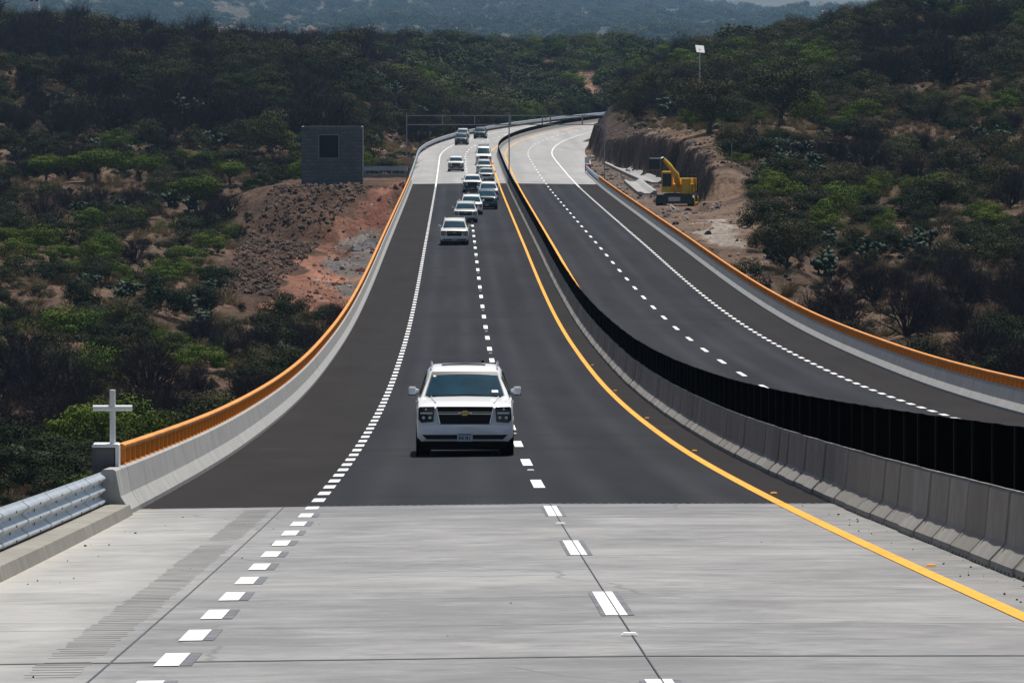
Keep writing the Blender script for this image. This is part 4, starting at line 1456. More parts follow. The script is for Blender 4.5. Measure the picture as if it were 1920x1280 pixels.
# pale concrete drainage channels on the bench
for (a, b, wd, lab) in (((1148, 304), (1228, 340), 1.2, 'long pale concrete drainage channel at the foot of the dark cut'), ((1186, 338), (1214, 360), 1.0, 'short pale concrete channel piece beside the excavator')):
    pa, pb = at_road(*a), at_road(*b)
    A_ = Vector((pa[1], pa[0], float(road_z(pa[0], 15.5)) - .25)); B_ = Vector((pb[1], pb[0], float(road_z(pb[0], 15.5)) - .25))
    e = empty('drainage_channel', A_, label=lab, cat='channel')
    n = 14; rr = []
    for i in range(n + 1):
        p = A_.lerp(B_, i / n) - A_
        g_ = float(road_z(A_.y + p.y, 15.5)) - .25 - A_.z
        zz = g_ + .12
        rr.append([(p.x - wd, p.y, zz + .12), (p.x - wd + .3, p.y, zz + .13), (p.x - wd * .3, p.y, zz - .05), (p.x + wd * .3, p.y, zz - .05), (p.x + wd - .3, p.y, zz + .26), (p.x + wd, p.y, zz + .25), (p.x + wd, p.y, zz - .5), (p.x - wd, p.y, zz - .5)])
    MB().loft(rr).build('channel_lining', M['pale'], e)

# hazard marker at the end of the right rail
sH, lH = 702, 14.9
e = empty('hazard_marker', P(sH, lH, 0), label='grey and dark red hazard marker at the far end of the right guardrail', cat='road sign')
MB().box((-.15, 0, .9), (.10, .10, 1.8)).box((.25, 0, .9), (.10, .10, 1.8)).build('post', M['steel_dull'], e)
MB().rbox((0, -.09, 1.45), (.55, .05, .8), .03, axis=1).build('sign_panel', M['steel'], e)
MB().rbox((.12, -.12, .55), (.75, .06, .8), .03, axis=1).build('lower_panel', M['red'], e)

# lamp post with solar panel, pylon
x, y, z = unp(1312, 190, 770)
z = gz1(x, y)
hh = unp(1312, 92, 770)[2] - z
e = empty('solar_lamp', (x, y, z), label='tall lamp post with a pale solar panel above the trees on the right hill', cat='lamp post')
MB().tube([(0, 0, -.3), (0, 0, hh)], [.11, .08], 8).build('pole', M['steel'], e)
slab(MB(), [(-.45, -.30, hh - .45), (.65, -.30, hh - .55), (.55, .45, hh + .40), (-.60, .45, hh + .50)], .04).build('solar_panel', M['white'], e)
MB().tube([(0, 0, hh - .8), (-.9, -.3, hh - .6)], .05, 6).build('lamp_arm', M['steel_dull'], e)
x, y, z = unp(1634, 30, 1500)
e = empty('lattice_mast', (x, y, z - 8), label='tall thin blue-grey mast rising behind the right ridge', cat='mast')
mb = MB(); hm = 19
for i in range(3):
    a = i * 2.094
    mb.tube([(.5 * math.cos(a), .5 * math.sin(a), 0), (.35 * math.cos(a), .35 * math.sin(a), hm)], .13, 5)
for i in range(12):
    mb.tube([(.5, 0, i * 1.5), (-.25, .43, i * 1.5 + 1.2), (-.25, -.43, i * 1.5 + .6), (.5, 0, i * 1.5 + 1.4)], .07, 4)
mb.build('lattice', M['steel_dull'], e)

# fence posts by the cut and across the gap
for i, (px_, py_, D_) in enumerate(((1356, 262, 640), (1362, 292, 590), (1366, 275, 612), (1349, 240, 680), (1372, 318, 560), (1128, 168, 1330), (1136, 166, 1330), (1144, 164, 1330), (1120, 170, 1330), (1152, 164, 1330))):
    x, y, _ = unp(px_, py_, D_)
    z = gz1(x, y)
    o = MB().box((0, 0, .85), (.12, .12, 2.1), 0, 0, .85).build('fence_post', M['curb'])
    o.location = (x, y, z)
    tag(o, (ORD[i] + ' listed thin white concrete fence post on the tan slope above the cut').replace(' listed', '') if i < 5 else ORD[i - 5] + ' tiny pale fence post on the bare rise beyond the bend', 'post', 'fence posts above the cut' if i < 5 else 'fence posts beyond the bend')

# farm houses on the far hills
for (px_, py_, D_, wpx, hpx, rf, lab) in (
        (1145, 66, 5500, 38, 7, 'white', 'long low white house among the trees below the far hillside'),
        (1263, 26, 7100, 28, 9, 'white', 'white house high on the far hillside left of the mast'),
        (1556, 40, 6700, 28, 8, 'tile', 'small house with a red roof beside the right ridge'),
        (1607, 32, 6600, 9, 7, 'white', 'tiny bright white hut close to the mast on the ridge'),
        (1101, 21, 7200, 20, 6, 'white', 'pale farm building high on the far hill right of the middle'),
        (910, 17, 7200, 14, 5, 'white', 'small pale house high on the far hill above the convoy'),
        (931, 6, 7600, 8, 5, 'white', 'tiny white hut near the top edge above the convoy'),
        (792, 6, 7600, 9, 5, 'white', 'tiny white hut near the top edge left of the convoy'),
        (64, 4, 1400, 16, 8, 'white', 'bright white hut behind the left ridge')):
    x, y, z = unp(px_, py_, D_)
    zg = gz1(x, y)
    sc_ = D_ / F
    w_, h_ = wpx * sc_, hpx * sc_
    z = max(z, zg)
    e = empty('farm_house', (x, y, z), label=lab, cat='house')
    mb = MB().box((0, 3, h_ / 2 - 2.5), (w_, 6, h_ + 5))
    wl = mb.build('wall', M['white'], e)
    if rf == 'tile':
        MB().add([(-w_ * .55, -.5, h_), (w_ * .55, -.5, h_), (w_ * .5, 3, h_ + 1.4), (-w_ * .5, 3, h_ + 1.4), (-w_ * .55, 6.5, h_), (w_ * .55, 6.5, h_)], [(0, 1, 2, 3), (3, 2, 5, 4), (0, 3, 4), (1, 5, 2), (0, 4, 5, 1)]).build('roof', M['tile'], e)
    else:
        MB().box((0, 3, h_ + .12), (w_ + .5, 6.5, .22)).build('roof', M['white'], e)
    for t in np.linspace(-.32, .32, max(2, int(w_ / 2.5))):
        MB().box((t * w_, -.03, h_ * .5), (.7, .08, .7)).build('window', M['dark'], e)

# black ground sheet lying on the bank
mb = MB()
cor = [(612, 478), (640, 462), (700, 430), (722, 428), (712, 452), (690, 462), (640, 486), (622, 488)]


def on_ground(px, py, lo=380., hi=780.):
    best = None
    for D in np.arange(lo, hi, 2.0):
        x, y, z = unp(px, py, D)
        if gz1(x, y) >= z: return (x, y, gz1(x, y))
    return (x, y, gz1(x, y))


ca, cb, cc, cd = [Vector(on_ground(*q)) for q in ((668, 462), (640, 486), (706, 462), (722, 430))]
n = 14
vs = []
for i in range(n + 1):
    for k in range(n + 1):
        u_, v_ = i / n, k / n
        p = (ca * (1 - u_) + cb * u_) * (1 - v_) + (cd * (1 - u_) + cc * u_) * v_
        p.x += .25 * math.sin(9 * v_ + 3 * u_); p.y += .5 * math.sin(7 * u_ + 5 * v_)
        vs.append((p.x, p.y, gz1(p.x, p.y) + .10 + .10 * math.sin(11 * u_ + 6 * v_) * math.sin(8 * v_)))
mb.add(vs, [(i * (n + 1) + k, i * (n + 1) + k + 1, (i + 1) * (n + 1) + k + 1, (i + 1) * (n + 1) + k) for i in range(n) for k in range(n)])
o = mb.build('ground_sheet', M['cloth'])
tag(o, 'crumpled black sheet of geotextile lying on the bank below the left parapet', 'sheet')

# ------------------------------------------------------------------ vegetation prototypes (unit width, base at z=0)
def quads(c, size, out, rnd=.38, asp=1.5):
    n = len(c)
    nrm = out + rng.normal(size=(n, 3)) * rnd
    nrm /= np.linalg.norm(nrm, axis=1)[:, None]
    a = np.cross(nrm, rng.normal(size=(n, 3))); a /= np.linalg.norm(a, axis=1)[:, None]
    b = np.cross(nrm, a)
    s_ = size * rng.uniform(.6, 1.4, (n, 1))
    a = a * s_ * asp * .5; b = b * s_ * .5
    v = np.stack([c - a, c + b * .9, c + a, c - b * .9], 1).reshape(-1, 3)
    f = np.arange(4 * n).reshape(-1, 4)
    return v, f


def crown(K, per, size, rx=.5, z0=.15, z1=.75, cr=.13, flat=.6, shell=.55, hue=.25):
    cs_ = []
    while len(cs_) < K:
        p = rng.uniform(-1, 1, 3); r = np.linalg.norm(p)
        if r > 1 or r < shell or p[2] < -.55: continue
        cs_.append(p)
    cs_ = np.array(cs_)
    wob_ = rng.uniform(.75, 1.12, K)[:, None]
    cs_ = cs_ * wob_
    zm = (z0 + z1) / 2; hz_ = (z1 - z0) / 2
    ctr = cs_ * np.array([rx, rx, hz_]) + np.array([0, 0, zm])
    pts, cols, outs = [], [], []
    for c, c0 in zip(ctr, cs_):
        k = int(per * rng.uniform(.6, 1.4))
        d = rng.normal(size=(k, 3)); d /= np.linalg.norm(d, axis=1)[:, None]
        r = cr * rng.uniform(.6, 1.25) * rng.uniform(.45, 1, (k, 1)) ** .5
        pts.append(c + d * r * np.array([1, 1, flat])); outs.append(d * .75 + c0 * .35 + np.array([0, 0, .12]))
        br = rng.uniform(1 - hue, 1 + hue); wm = rng.uniform(-.08, .08)
        cols.append(np.tile([br * (1 + wm), br, br * (1 - wm)], (k, 1)))
    pts = np.concatenate(pts); cols = np.concatenate(cols); outs = np.concatenate(outs)
    pts[:, 2] = np.maximum(pts[:, 2], .02)
    v, f = quads(pts, size, outs)
    return v, f, np.repeat(cols * rng.uniform(.8, 1.2, (len(cols), 1)), 4, 0)


def ribbons(segs, w0):
    """segs: list of (a, b, width)"""
    a = np.array([s[0] for s in segs]); b = np.array([s[1] for s in segs]); w = np.array([s[2] for s in segs])[:, None] * w0
    d = b - a
    u = np.cross(d, rng.normal(size=d.shape)); u /= np.linalg.norm(u, axis=1)[:, None] + 1e-9
    t = np.cross(d, u); t /= np.linalg.norm(t, axis=1)[:, None] + 1e-9
    v = np.concatenate([np.stack([a - u * w, a + u * w, b + u * w * .5, b - u * w * .5], 1).reshape(-1, 3), np.stack([a - t * w, a + t * w, b + t * w * .5, b - t * w * .5], 1).reshape(-1, 3)])
    return v, np.arange(len(v)).reshape(-1, 4)


def bare(stems=8, tw=.0065, hgt=.75):
    segs = []

    def grow(p, d, ln, w, lev):
        q = p + d * ln
        segs.append((p, q, w))
        if lev == 0: return
        for _ in range(3 if lev > 1 else 4):
            nd = d + rng.normal(size=3) * .48; nd[2] += .06; nd /= np.linalg.norm(nd)
            st = p + d * ln * rng.uniform(.45, 1)
            grow(st, nd, ln * rng.uniform(.55, .85), w * .55, lev - 1)
    for i in range(stems):
        a = rng.uniform(0, 6.28); t = rng.uniform(.2, 1.25)
        d = np.array([math.cos(a) * math.sin(t), math.sin(a) * math.sin(t), math.cos(t)])
        grow(np.array([0, 0, 0.]), d, rng.uniform(.15, .21), 3.2, 4)
    v, f = ribbons(segs, tw)
    v[:, 2] *= hgt / max(.3, v[:, 2].max()); rr_ = np.abs(v[:, :2]).max(); v[:, :2] *= .5 / rr_ * 1.05
    v[:, 2] = np.maximum(v[:, 2], .01)
    return v, f, np.full((len(v), 3), 1.) * rng.uniform(.8, 1.2, (len(v) // 4, 1)).repeat(4, 0)


def cactus(n=55):
    vs, fs, cs_ = [], [], []
    o = 0
    pads = [(np.array([rng.uniform(-.15, .15), rng.uniform(-.15, .15), 0.]), np.array([rng.normal() * .3, rng.normal() * .3, 1.]), .2) for _ in range(7)]
    i = 0
    while len(vs) < n and i < len(pads):
        p, d, ln = pads[i]; i += 1
        d = d / np.linalg.norm(d)
        u = np.cross(d, rng.normal(size=3)); u /= np.linalg.norm(u); w = np.cross(d, u)
        ring = []
        for k in range(8):
            a = 2 * math.pi * k / 8
            ring.append(p + d * ln * .5 * (1 - math.cos(a)) + u * math.sin(a) * ln * .36)
        ring = np.array(ring); m = p + d * ln * .5
        th = w * ln * .09
        v = np.concatenate([ring, [m + th], [m - th]])
        f = [(k, (k + 1) % 8, 8, 8) for k in range(8)] + [((k + 1) % 8, k, 9, 9) for k in range(8)]
        vs.append(v); fs.append(np.array([[a, b, c, c] for a, b, c, _ in f]) + o); o += 10
        cs_.append(np.full((10, 3), rng.uniform(.7, 1.5)))
        tip = p + d * ln * .92
        for _ in range(rng.integers(1, 4)):
            nd = d + rng.normal(size=3) * .75; nd[2] = abs(nd[2]) * .8 + .15
            pads.append((tip + u * rng.uniform(-.3, .3) * ln, nd, ln * rng.uniform(.82, .98)))
    v = np.concatenate(vs); f = np.concatenate(fs)[:, :3]
    r_ = np.abs(v[:, :2]).max(); v = v / (r_ * 2)
    v[:, 2] *= min(1, .85 / v[:, 2].max()); v[:, 2] = np.maximum(v[:, 2], 0)
    return v, f, np.concatenate(cs_)


def trunk(hcrown=.35, n=6, r=.03):
    mb = MB()
    lean = rng.uniform(-.05, .05, 2)
    fork = np.array([lean[0], lean[1], hcrown * .55])
    mb.tube([(0, 0, -.05), tuple(fork * np.array([.5, .5, .5])), tuple(fork)], [r * 1.35, r, r * .85], 7)
    for i in range(n):
        a = 6.28 * i / n + rng.uniform(-.4, .4); rr_ = rng.uniform(.2, .38)
        t = np.array([rr_ * math.cos(a), rr_ * math.sin(a), hcrown + rng.uniform(.05, .28)])
        mid = (fork + t) / 2 + np.array([0, 0, -.03])
        mb.tube([tuple(fork), tuple(mid), tuple(t)], [r * .6, r * .4, r * .15], 5)
    return mb


def proto(name, vfc, mat):
    return np_mesh(name, vfc[0], vfc[1], mat, col=vfc[2])


PR = {
    'green': [proto('leafy_bush', crown(19, 300, .020, .46, .04, .62 + .08 * (i % 3), .20, .62), M['leaf_green']) for i in range(5)],
    'dark': [proto('dark_bush', crown(20, 290, .020, .46, .02, .66, .19, .8), M['leaf_dark']) for i in range(5)],
    'olive': [proto('olive_bush', crown(26, 250, .017, .46, .02, .70, .18, .85, .4), M['leaf_olive']) for i in range(4)],
    'bare': [proto('bare_shrub', bare(20 + i, .0036), M['twig']) for i in range(5)],
    'cactus': [proto('prickly_pear', cactus(60), M['pad']) for i in range(4)],
}
PR['tree_crown'] = [proto('crown', crown(42, 280, .017, .46, .18, .80, .18, .7, .35), M['leaf_olive']) for i in range(2)] + [proto('crown', crown(34, 300, .018, .46, .22, .64, .19, .5, .35), M['leaf_green']) for i in range(3)]
PR['trunk'] = []
for i in range(3):
    o = trunk().build('trunk', M['bark'], None, 50); PR['trunk'].append(o.data); bpy.data.objects.remove(o)
PR['far'] = [proto('far_tree', crown(16, 70, .050, .5, .02, .66, .19, .8, .3, .35), M['far_leaf']) for i in range(4)]
v, f = ribbons([(np.array([rng.normal() * .12, rng.normal() * .12, 0]), np.array([rng.normal() * .38, rng.normal() * .38, rng.uniform(.3, .75)]), 1.) for _ in range(90)], .012)
PR['straw'] = [proto('dry_grass_tuft', (v, f, np.ones((len(v), 3))), M['straw'])]


def rockmesh(m, nm):
    import bmesh
    bm = bmesh.new(); bmesh.ops.create_icosphere(bm, subdivisions=2, radius=.5)
    for vv in bm.verts:
        k = 1 + rng.uniform(-.22, .22); vv.co *= k; vv.co.z *= .7
    me = bpy.data.meshes.new(nm); bm.to_mesh(me); bm.free(); me.materials.append(m)
    return me


PR['rock'] = [rockmesh(M['rock'], 'brown_stone') for _ in range(3)] + [rockmesh(M['redrock'], 'red_stone'), rockmesh(M['greyrock'], 'pale_stone')]

# ------------------------------------------------------------------ where plants stand
BARE = [  # ellipses of open ground in the photograph: cx, cy, rx, ry
    (440, 368, 45, 16), (330, 425, 60, 10), (250, 462, 90, 14), (60, 395, 60, 12), (60, 480, 50, 9), (240, 505, 60, 9), (130, 500, 30, 8), (310, 705, 40, 22), (60, 520, 30, 6), (255, 585, 50, 7), (210, 600, 30, 5),
    (440, 545, 28, 50), (420, 470, 20, 25), (480, 610, 30, 25), (400, 730, 30, 25), (30, 170, 35, 6), (250, 650, 30, 8),
    (1250, 240, 60, 14), (1400, 250, 60, 10), (1620, 240, 50, 12), (1550, 272, 70, 9), (1660, 178, 22, 5), (1850, 200, 50, 9), (1700, 250, 90, 10), (1370, 350, 30, 50), (1460, 560, 20, 14), (1560, 500, 60, 10), (1600, 400, 40, 12), (1780, 430, 60, 10), (1700, 455, 50, 8), (1830, 575, 40, 14), (1340, 430, 60, 55), (1590, 560, 30, 10), (1890, 410, 30, 8), (1500, 250, 40, 8), (1680, 390, 30, 20),
    (1040, 125, 34, 9), (1090, 155, 40, 7), (1110, 180, 40, 14), (930, 140, 35, 8), (720, 285, 60, 24), (1110, 140, 30, 6), (690, 65, 40, 7), (440, 32, 40, 5), (550, 40, 40, 5),
]
PLACED = [  # px, base py, width px, kind, distance, label
    (368, 398, 108, 'treeg', 'bright green spreading tree over open ground above the left bank'),
    (18, 476, 74, 'treeg', 'small round green tree with bare trunk at the left picture edge'),
    (607, 608, 66, 'dark', 'round dark bush standing on the salmon slope by the left parapet'),
    (512, 625, 120, 'dark', 'wide dark bush at the foot of the salmon slope'),
    (388, 700, 112, 'green', 'bright green flat-topped bush low in the left valley'),
    (85, 345, 90, 'treeg', 'flat green tree in the row below the left hill, nearest the picture edge'),
    (180, 348, 110, 'treeg', 'wide flat green tree in the row below the left hill, second from the edge'),
    (262, 345, 90, 'treeg', 'flat green tree in the row below the left hill, third from the edge'),
    (432, 350, 76, 'treeg', 'small green tree left of the block building above the tan patch'),
    (160, 440, 76, 'green', 'mid green bush on open ground in the left valley'),
    (88, 498, 62, 'green', 'low yellow-green bush on open ground at far left'),
    (220, 535, 66, 'green', 'low rounded green bush in the middle of the left valley'),
    (348, 530, 60, 'green', 'small green bush just left of the rubble bank'),
    (120, 640, 150, 'green', 'very wide green bush low at far left'),
    (315, 600, 110, 'dark', 'large dark bush left of the rubble bank foot'),
    (240, 700, 100, 'olive', 'grey green bush low in the left valley'),
    (505, 300, 120, 'olive', 'pale olive thicket just left of the block building'),
    (470, 290, 90, 'olive', 'olive thicket behind the tan patch left of the building'),
    (1328, 252, 132, 'treeo', 'wide olive tree with dark trunk on the tan terrace above the cut'),
    (1475, 506, 118, 'treeo', 'round olive tree with forked trunk on the spoil slope'),
    (1462, 235, 150, 'treeo', 'very wide olive tree right of the terrace tree'),
    (1562, 425, 96, 'green', 'bright green rounded bush in the middle of the right hillside'),
    (1455, 372, 104, 'green', 'bright green layered bush right of the excavator'),
    (1388, 310, 50, 'green', 'small bright green bush beside the fence posts'),
    (1760, 405, 116, 'treeo', 'dark mesquite tree with forked trunk on the right hillside'),
    (1868, 508, 124, 'olive', 'yellow olive bush at the right edge above the dark thicket'),
    (1900, 560, 60, 'green', 'small vivid green bush at the right picture edge'),
    (1255, 178, 116, 'bare', 'purple-grey leafless tree left of the lamp post'),
    (1780, 170, 190, 'bare', 'very large purple-grey leafless tree high on the right hill'),
    (1680, 165, 130, 'bare', 'large purple-grey leafless tree left of the biggest one'),
    (1190, 205, 76, 'olive', 'olive bush on the lip of the cut by the bend'),
    (1180, 172, 52, 'green', 'small round green bush on the crest above the bend'),
    (1575, 610, 150, 'bare', 'dark leafless thicket behind the right parapet, left part'),
    (1700, 640, 190, 'bare', 'huge dark leafless thicket behind the right parapet'),
    (1840, 690, 190, 'bare', 'dark leafless thicket by the right parapet at the picture edge'),
    (1640, 575, 130, 'bare', 'dark leafless shrub above the huge thicket on the right'),
    (1800, 590, 140, 'bare', 'dark leafless shrub below the yellow olive bush on the right'),
    (215, 262, 150, 'bare', 'broad purple-grey leafless tree on the lower left hill'),
    (470, 250, 130, 'bare', 'purple-grey leafless tree up behind the block building'),
]


def frustum_pts(n, y0, y1, margin=1.12, power=2.0):
    """random ground points in the wedge the camera sees"""
    D = (rng.random(n) * (y1 ** power - y0 ** power) + y0 ** power) ** (1 / power)
    a = rng.uniform(-.09 * margin, .09 * margin, n)
    x = X0 + D * (PSI + a); y = D * (1 - a * PSI)
    return x, y


def thin(x, y, rad, k=.36):
    """greedy spacing by grid"""
    keep = []; cell = {}
    for i in range(len(x)):
        r = rad[i]; c = (int(x[i] // 6), int(y[i] // 6)); ok = True
        for a in (-1, 0, 1):
            for b in (-1, 0, 1):
                for j in cell.get((c[0] + a, c[1] + b), ()):
                    if (x[i] - x[j]) ** 2 + (y[i] - y[j]) ** 2 < ((r + rad[j]) * (.39 if y[i] < 750 else k)) ** 2: ok = False; break
                if not ok: break
            if not ok: break
        if ok:
            keep.append(i); cell.setdefault(c, []).append(i)
    return np.array(keep, int)


def off_road(x, y, m=1.5):
    s, lat = to_road(x, y)
    bad = (lat > -7 - m) & (lat < 16 + m) & (s < 1500)
    bad &= ~((s > 110) & (s < 520) & ((lat < -7.0 - .6) | (lat > 16.2)))
    bad |= (s > 450) & (s < 1450) & (lat > 0) & (lat < 15.8 + bench(s) + 4.0)
    bad |= (s > 600) & (s < 680) & (lat < 0) & (lat > -24)
    bad |= (s < 105)
    return ~bad


items = []   # (kind, x, y, z, width, height factor, label, group)
hand = []
for row in PLACED:
    px_, py_, wpx, kd, lab = row
    hit = None
    for D in np.arange(250, 1300, 3.0):
        x, y, z = unp(px_, py_, D)
        if hit is None and gz1(x, y) >= z: hit = (x, y, D)
    if hit is None: continue
    x, y, D = hit
    hand.append((kd, x, y, gz1(x, y), wpx * D / F, lab))

x, y = frustum_pts(45000, 240, 1750, 1.4)
ok = off_road(x, y)
x, y = x[ok], y[ok]
z = ground(x, y)
px_, py_, D_ = proj(x, y, z)
bd = np.zeros(len(x), bool)
_bk = np.where(D_ > 1000, 1.5, np.where(D_ < 760, 1.45, 1.1))
jx, jy = px_ + rng.normal(size=len(x)) * 6, py_ + rng.normal(size=len(x)) * 3
for cx_, cy_, rx_, ry_ in BARE:
    bd |= ((jx - cx_) / (rx_ * np.where(D_ < 760, 1.1, 1.2))) ** 2 + ((jy - cy_ - np.where(D_ < 760, ry_ * .45, 0)) / (ry_ * _bk)) ** 2 < 1
s_, l_ = to_road(x, y)
bd |= (s_ > 520) & (s_ < 660) & (l_ < 0) & inpoly(px_, py_, [(530, 320), (800, 325), (700, 560), (600, 640), (500, 620), (420, 540), (455, 430)])
bd |= (s_ > 420) & (s_ < 620) & inpoly(px_, py_, [(1200, 385), (1330, 290), (1385, 300), (1410, 380), (1420, 470), (1440, 530), (1380, 530), (1280, 440)])
x, y, z, px_, py_, D_ = [q[~bd] for q in (x, y, z, px_, py_, D_)]
n1 = fbm(x, y, 40, 3) + rng.normal(size=len(x)) * .20
n2 = fbm(x + 500, y, 28, 3) + rng.normal(size=len(x)) * .20
kinds = []
for i in range(len(x)):
    p, q = px_[i], py_[i]
    u = n1[i]; v2 = n2[i]
    if p < 700 and q < 275 and D_[i] > 700:       # left hill: grey leafless wood with dark evergreens
        k = 'bare' if u > -.16 else ('dark' if v2 > -.05 else 'olive')
        if q > 180 and v2 < -.25: k = 'cactus'
    elif p < 900 and D_[i] <= 760:
        k = 'green' if u > .33 else ('bare' if v2 > .12 else ('dark' if u > -.10 else ('cactus' if v2 < -.18 else 'olive')))
    elif D_[i] > 1000:
        k = 'green' if u > .20 else ('dark' if v2 > 0 else ('olive' if u > -.25 else 'bare'))
    elif p > 1480 and q > 520:
        k = 'bare' if u > -.35 else 'dark'
    elif p > 1600 and 60 < q < 190:
        k = 'bare' if u > -.05 else ('dark' if v2 > 0 else 'olive')
    else:
        k = 'green' if u > .38 else ('olive' if v2 > .14 else ('dark' if u > -.05 else ('bare' if v2 > -.12 else 'cactus')))
    kinds.append(k)
kinds = np.array(kinds)
wid = {'green': (2.2, 4.6), 'dark': (1.8, 4.4), 'olive': (1.8, 5.0), 'bare': (2.2, 5.6), 'cactus': (1.6, 3.2)}
W_ = np.array([rng.uniform(*wid[k]) for k in kinds]) * np.where(D_ > 740, 1.5, 1.15) * np.where((px_ < 700) & (D_ > 720), 1.2, 1) * np.where(D_ > 1000, 1.15, 1)
small = rng.random(len(x)) < .28
W_ = np.where(small & (D_ < 900), W_ * .5, W_)
hx = np.array([h[1] for h in hand]); hy = np.array([h[2] for h in hand]); hwid_ = np.array([h[4] for h in hand])
clr = np.ones(len(x), bool)
for a, b, c in zip(hx, hy, hwid_):
    clr &= ~(((x - a) ** 2 + (y - b) ** 2 < (c * .55) ** 2) | ((np.abs(x - a) < c * .42) & (y < b) & (y > b - 26) & (D_ < 760)))
x, y, z, px_, py_, D_, kinds, W_ = [q[clr] for q in (x, y, z, px_, py_, D_, kinds, W_)]
kp = thin(x, y, W_)
x, y, z, px_, py_, D_, kinds, W_ = [q[kp] for q in (x, y, z, px_, py_, D_, kinds, W_)]
print('shrubs', len(x), {k: int((kinds == k).sum()) for k in wid})


def tree(kd, x, y, z, w, lab, grp=None):
    e = empty('green_tree' if kd == 'treeg' else 'olive_tree', (x, y, z - .1), rng.uniform(0, 6.28), label=lab, cat='tree', group=grp)
    cr_ = PR['tree_crown'][rng.integers(2, 5) if kd == 'treeg' else rng.integers(0, 2)]
    c = bpy.data.objects.new('crown', cr_); COL.objects.link(c); c.parent = e; c.scale = (w, w, w * rng.uniform(.9, 1.1))
    t = bpy.data.objects.new('trunk', PR['trunk'][rng.integers(0, 3)]); COL.objects.link(t); t.parent = e; t.scale = (w, w, w)
    return e


NAME = {'green': 'leafy_bush', 'dark': 'dark_bush', 'olive': 'olive_bush', 'bare': 'leafless_shrub', 'cactus': 'prickly_pear_cactus'}
CAT = {'green': 'bush', 'dark': 'bush', 'olive': 'bush', 'bare': 'shrub', 'cactus': 'cactus'}
WORD = {'green': 'bright green leafy bush', 'dark': 'dark evergreen bush', 'olive': 'dull olive bush', 'bare': 'purple-grey leafless shrub', 'cactus': 'grey-green prickly pear cactus'}


def place(kd, x, y, z, w, lab, grp):
    o = bpy.data.objects.new(NAME[kd], PR[kd][rng.integers(0, len(PR[kd]))]); COL.objects.link(o)
    o.location = (x, y, z - .08)
    o.rotation_euler = (0, 0, rng.uniform(0, 6.28))
    hf = rng.uniform(.75, 1.1) * (.85 if kd in ('green', 'dark') else 1.0)
    o.scale = (w, w * rng.uniform(.85, 1.1), w * hf)
    tag(o, lab, CAT[kd], grp)
    return o


for kd, a, b, c, w, lab in hand:
    if kd.startswith('tree'): tree(kd, a, b, c, w, lab)
    else: place(kd, a, b, c, w, lab, None)


def where(p, q, D):
    if D > 1000 or (600 < p < 1200): return 'on the wooded rise behind the far bend'
    if p < 700: return 'on the dark left hill' if D > 740 else ('on the upper left valley side' if q < 470 else 'low in the left valley')
    if q > 480: return 'in the thicket behind the right parapet'
    return 'on the upper right hill' if q < 200 else 'on the open right hillside'


def scatter(name, meshes, pos, width, hscale, lab=None, kind='stuff', flatrot=True, mesh_idx=None):
    """one 'stuff' object: points carrying instances of the given meshes"""
    src = bpy.data.collections.new(name + '_sources')
    for i, m_ in enumerate(meshes):
        ob = bpy.data.objects.new('%s_source_%02d' % (name, i), m_); src.objects.link(ob)
    me_ = bpy.data.meshes.new(name)
    n = len(pos)
    me_.vertices.add(n); me_.vertices.foreach_set('co', np.asarray(pos, np.float32).ravel())
    rot = np.zeros((n, 3), np.float32); rot[:, 2] = rng.uniform(0, 6.28, n)
    if not flatrot: rot[:, :2] = rng.uniform(-3, 3, (n, 2))
    scl = np.stack([width, width, width * hscale], -1).astype(np.float32)
    a = me_.attributes.new('rot', 'FLOAT_VECTOR', 'POINT'); a.data.foreach_set('vector', rot.ravel())
    a = me_.attributes.new('scl', 'FLOAT_VECTOR', 'POINT'); a.data.foreach_set('vector', scl.ravel())
    a = me_.attributes.new('idx', 'INT', 'POINT'); a.data.foreach_set('value', (mesh_idx if mesh_idx is not None else rng.integers(0, len(meshes), n)).astype(np.int32))
    me_.update()
    ob = bpy.data.objects.new(name, me_); COL.objects.link(ob)
    ng = bpy.data.node_groups.new(name, 'GeometryNodeTree')
    ng.interface.new_socket('Geometry', in_out='INPUT', socket_type='NodeSocketGeometry')
    ng.interface.new_socket('Geometry', in_out='OUTPUT', socket_type='NodeSocketGeometry')
    N = ng.nodes; L_ = ng.links
    gi = N.new('NodeGroupInput'); go = N.new('NodeGroupOutput')
    ci = N.new('GeometryNodeCollectionInfo'); ci.inputs['Collection'].default_value = src
    ci.inputs['Separate Children'].default_value = True; ci.inputs['Reset Children'].default_value = True
    ip = N.new('GeometryNodeInstanceOnPoints'); ip.inputs['Pick Instance'].default_value = True
    def at(nm, ty):
        q = N.new('GeometryNodeInputNamedAttribute'); q.data_type = ty; q.inputs['Name'].default_value = nm
        return q.outputs['Attribute']
    e2r = N.new('FunctionNodeEulerToRotation')
    L_.new(at('rot', 'FLOAT_VECTOR'), e2r.inputs[0])
    L_.new(gi.outputs[0], ip.inputs['Points']); L_.new(ci.outputs[0], ip.inputs['Instance'])
    L_.new(e2r.outputs[0], ip.inputs['Rotation']); L_.new(at('scl', 'FLOAT_VECTOR'), ip.inputs['Scale']); L_.new(at('idx', 'INT'), ip.inputs['Instance Index'])
    L_.new(ip.outputs[0], go.inputs[0])
    md = ob.modifiers.new('scatter', 'NODES'); md.node_group = ng
    tag(ob, lab, None, None, kind)
    return ob


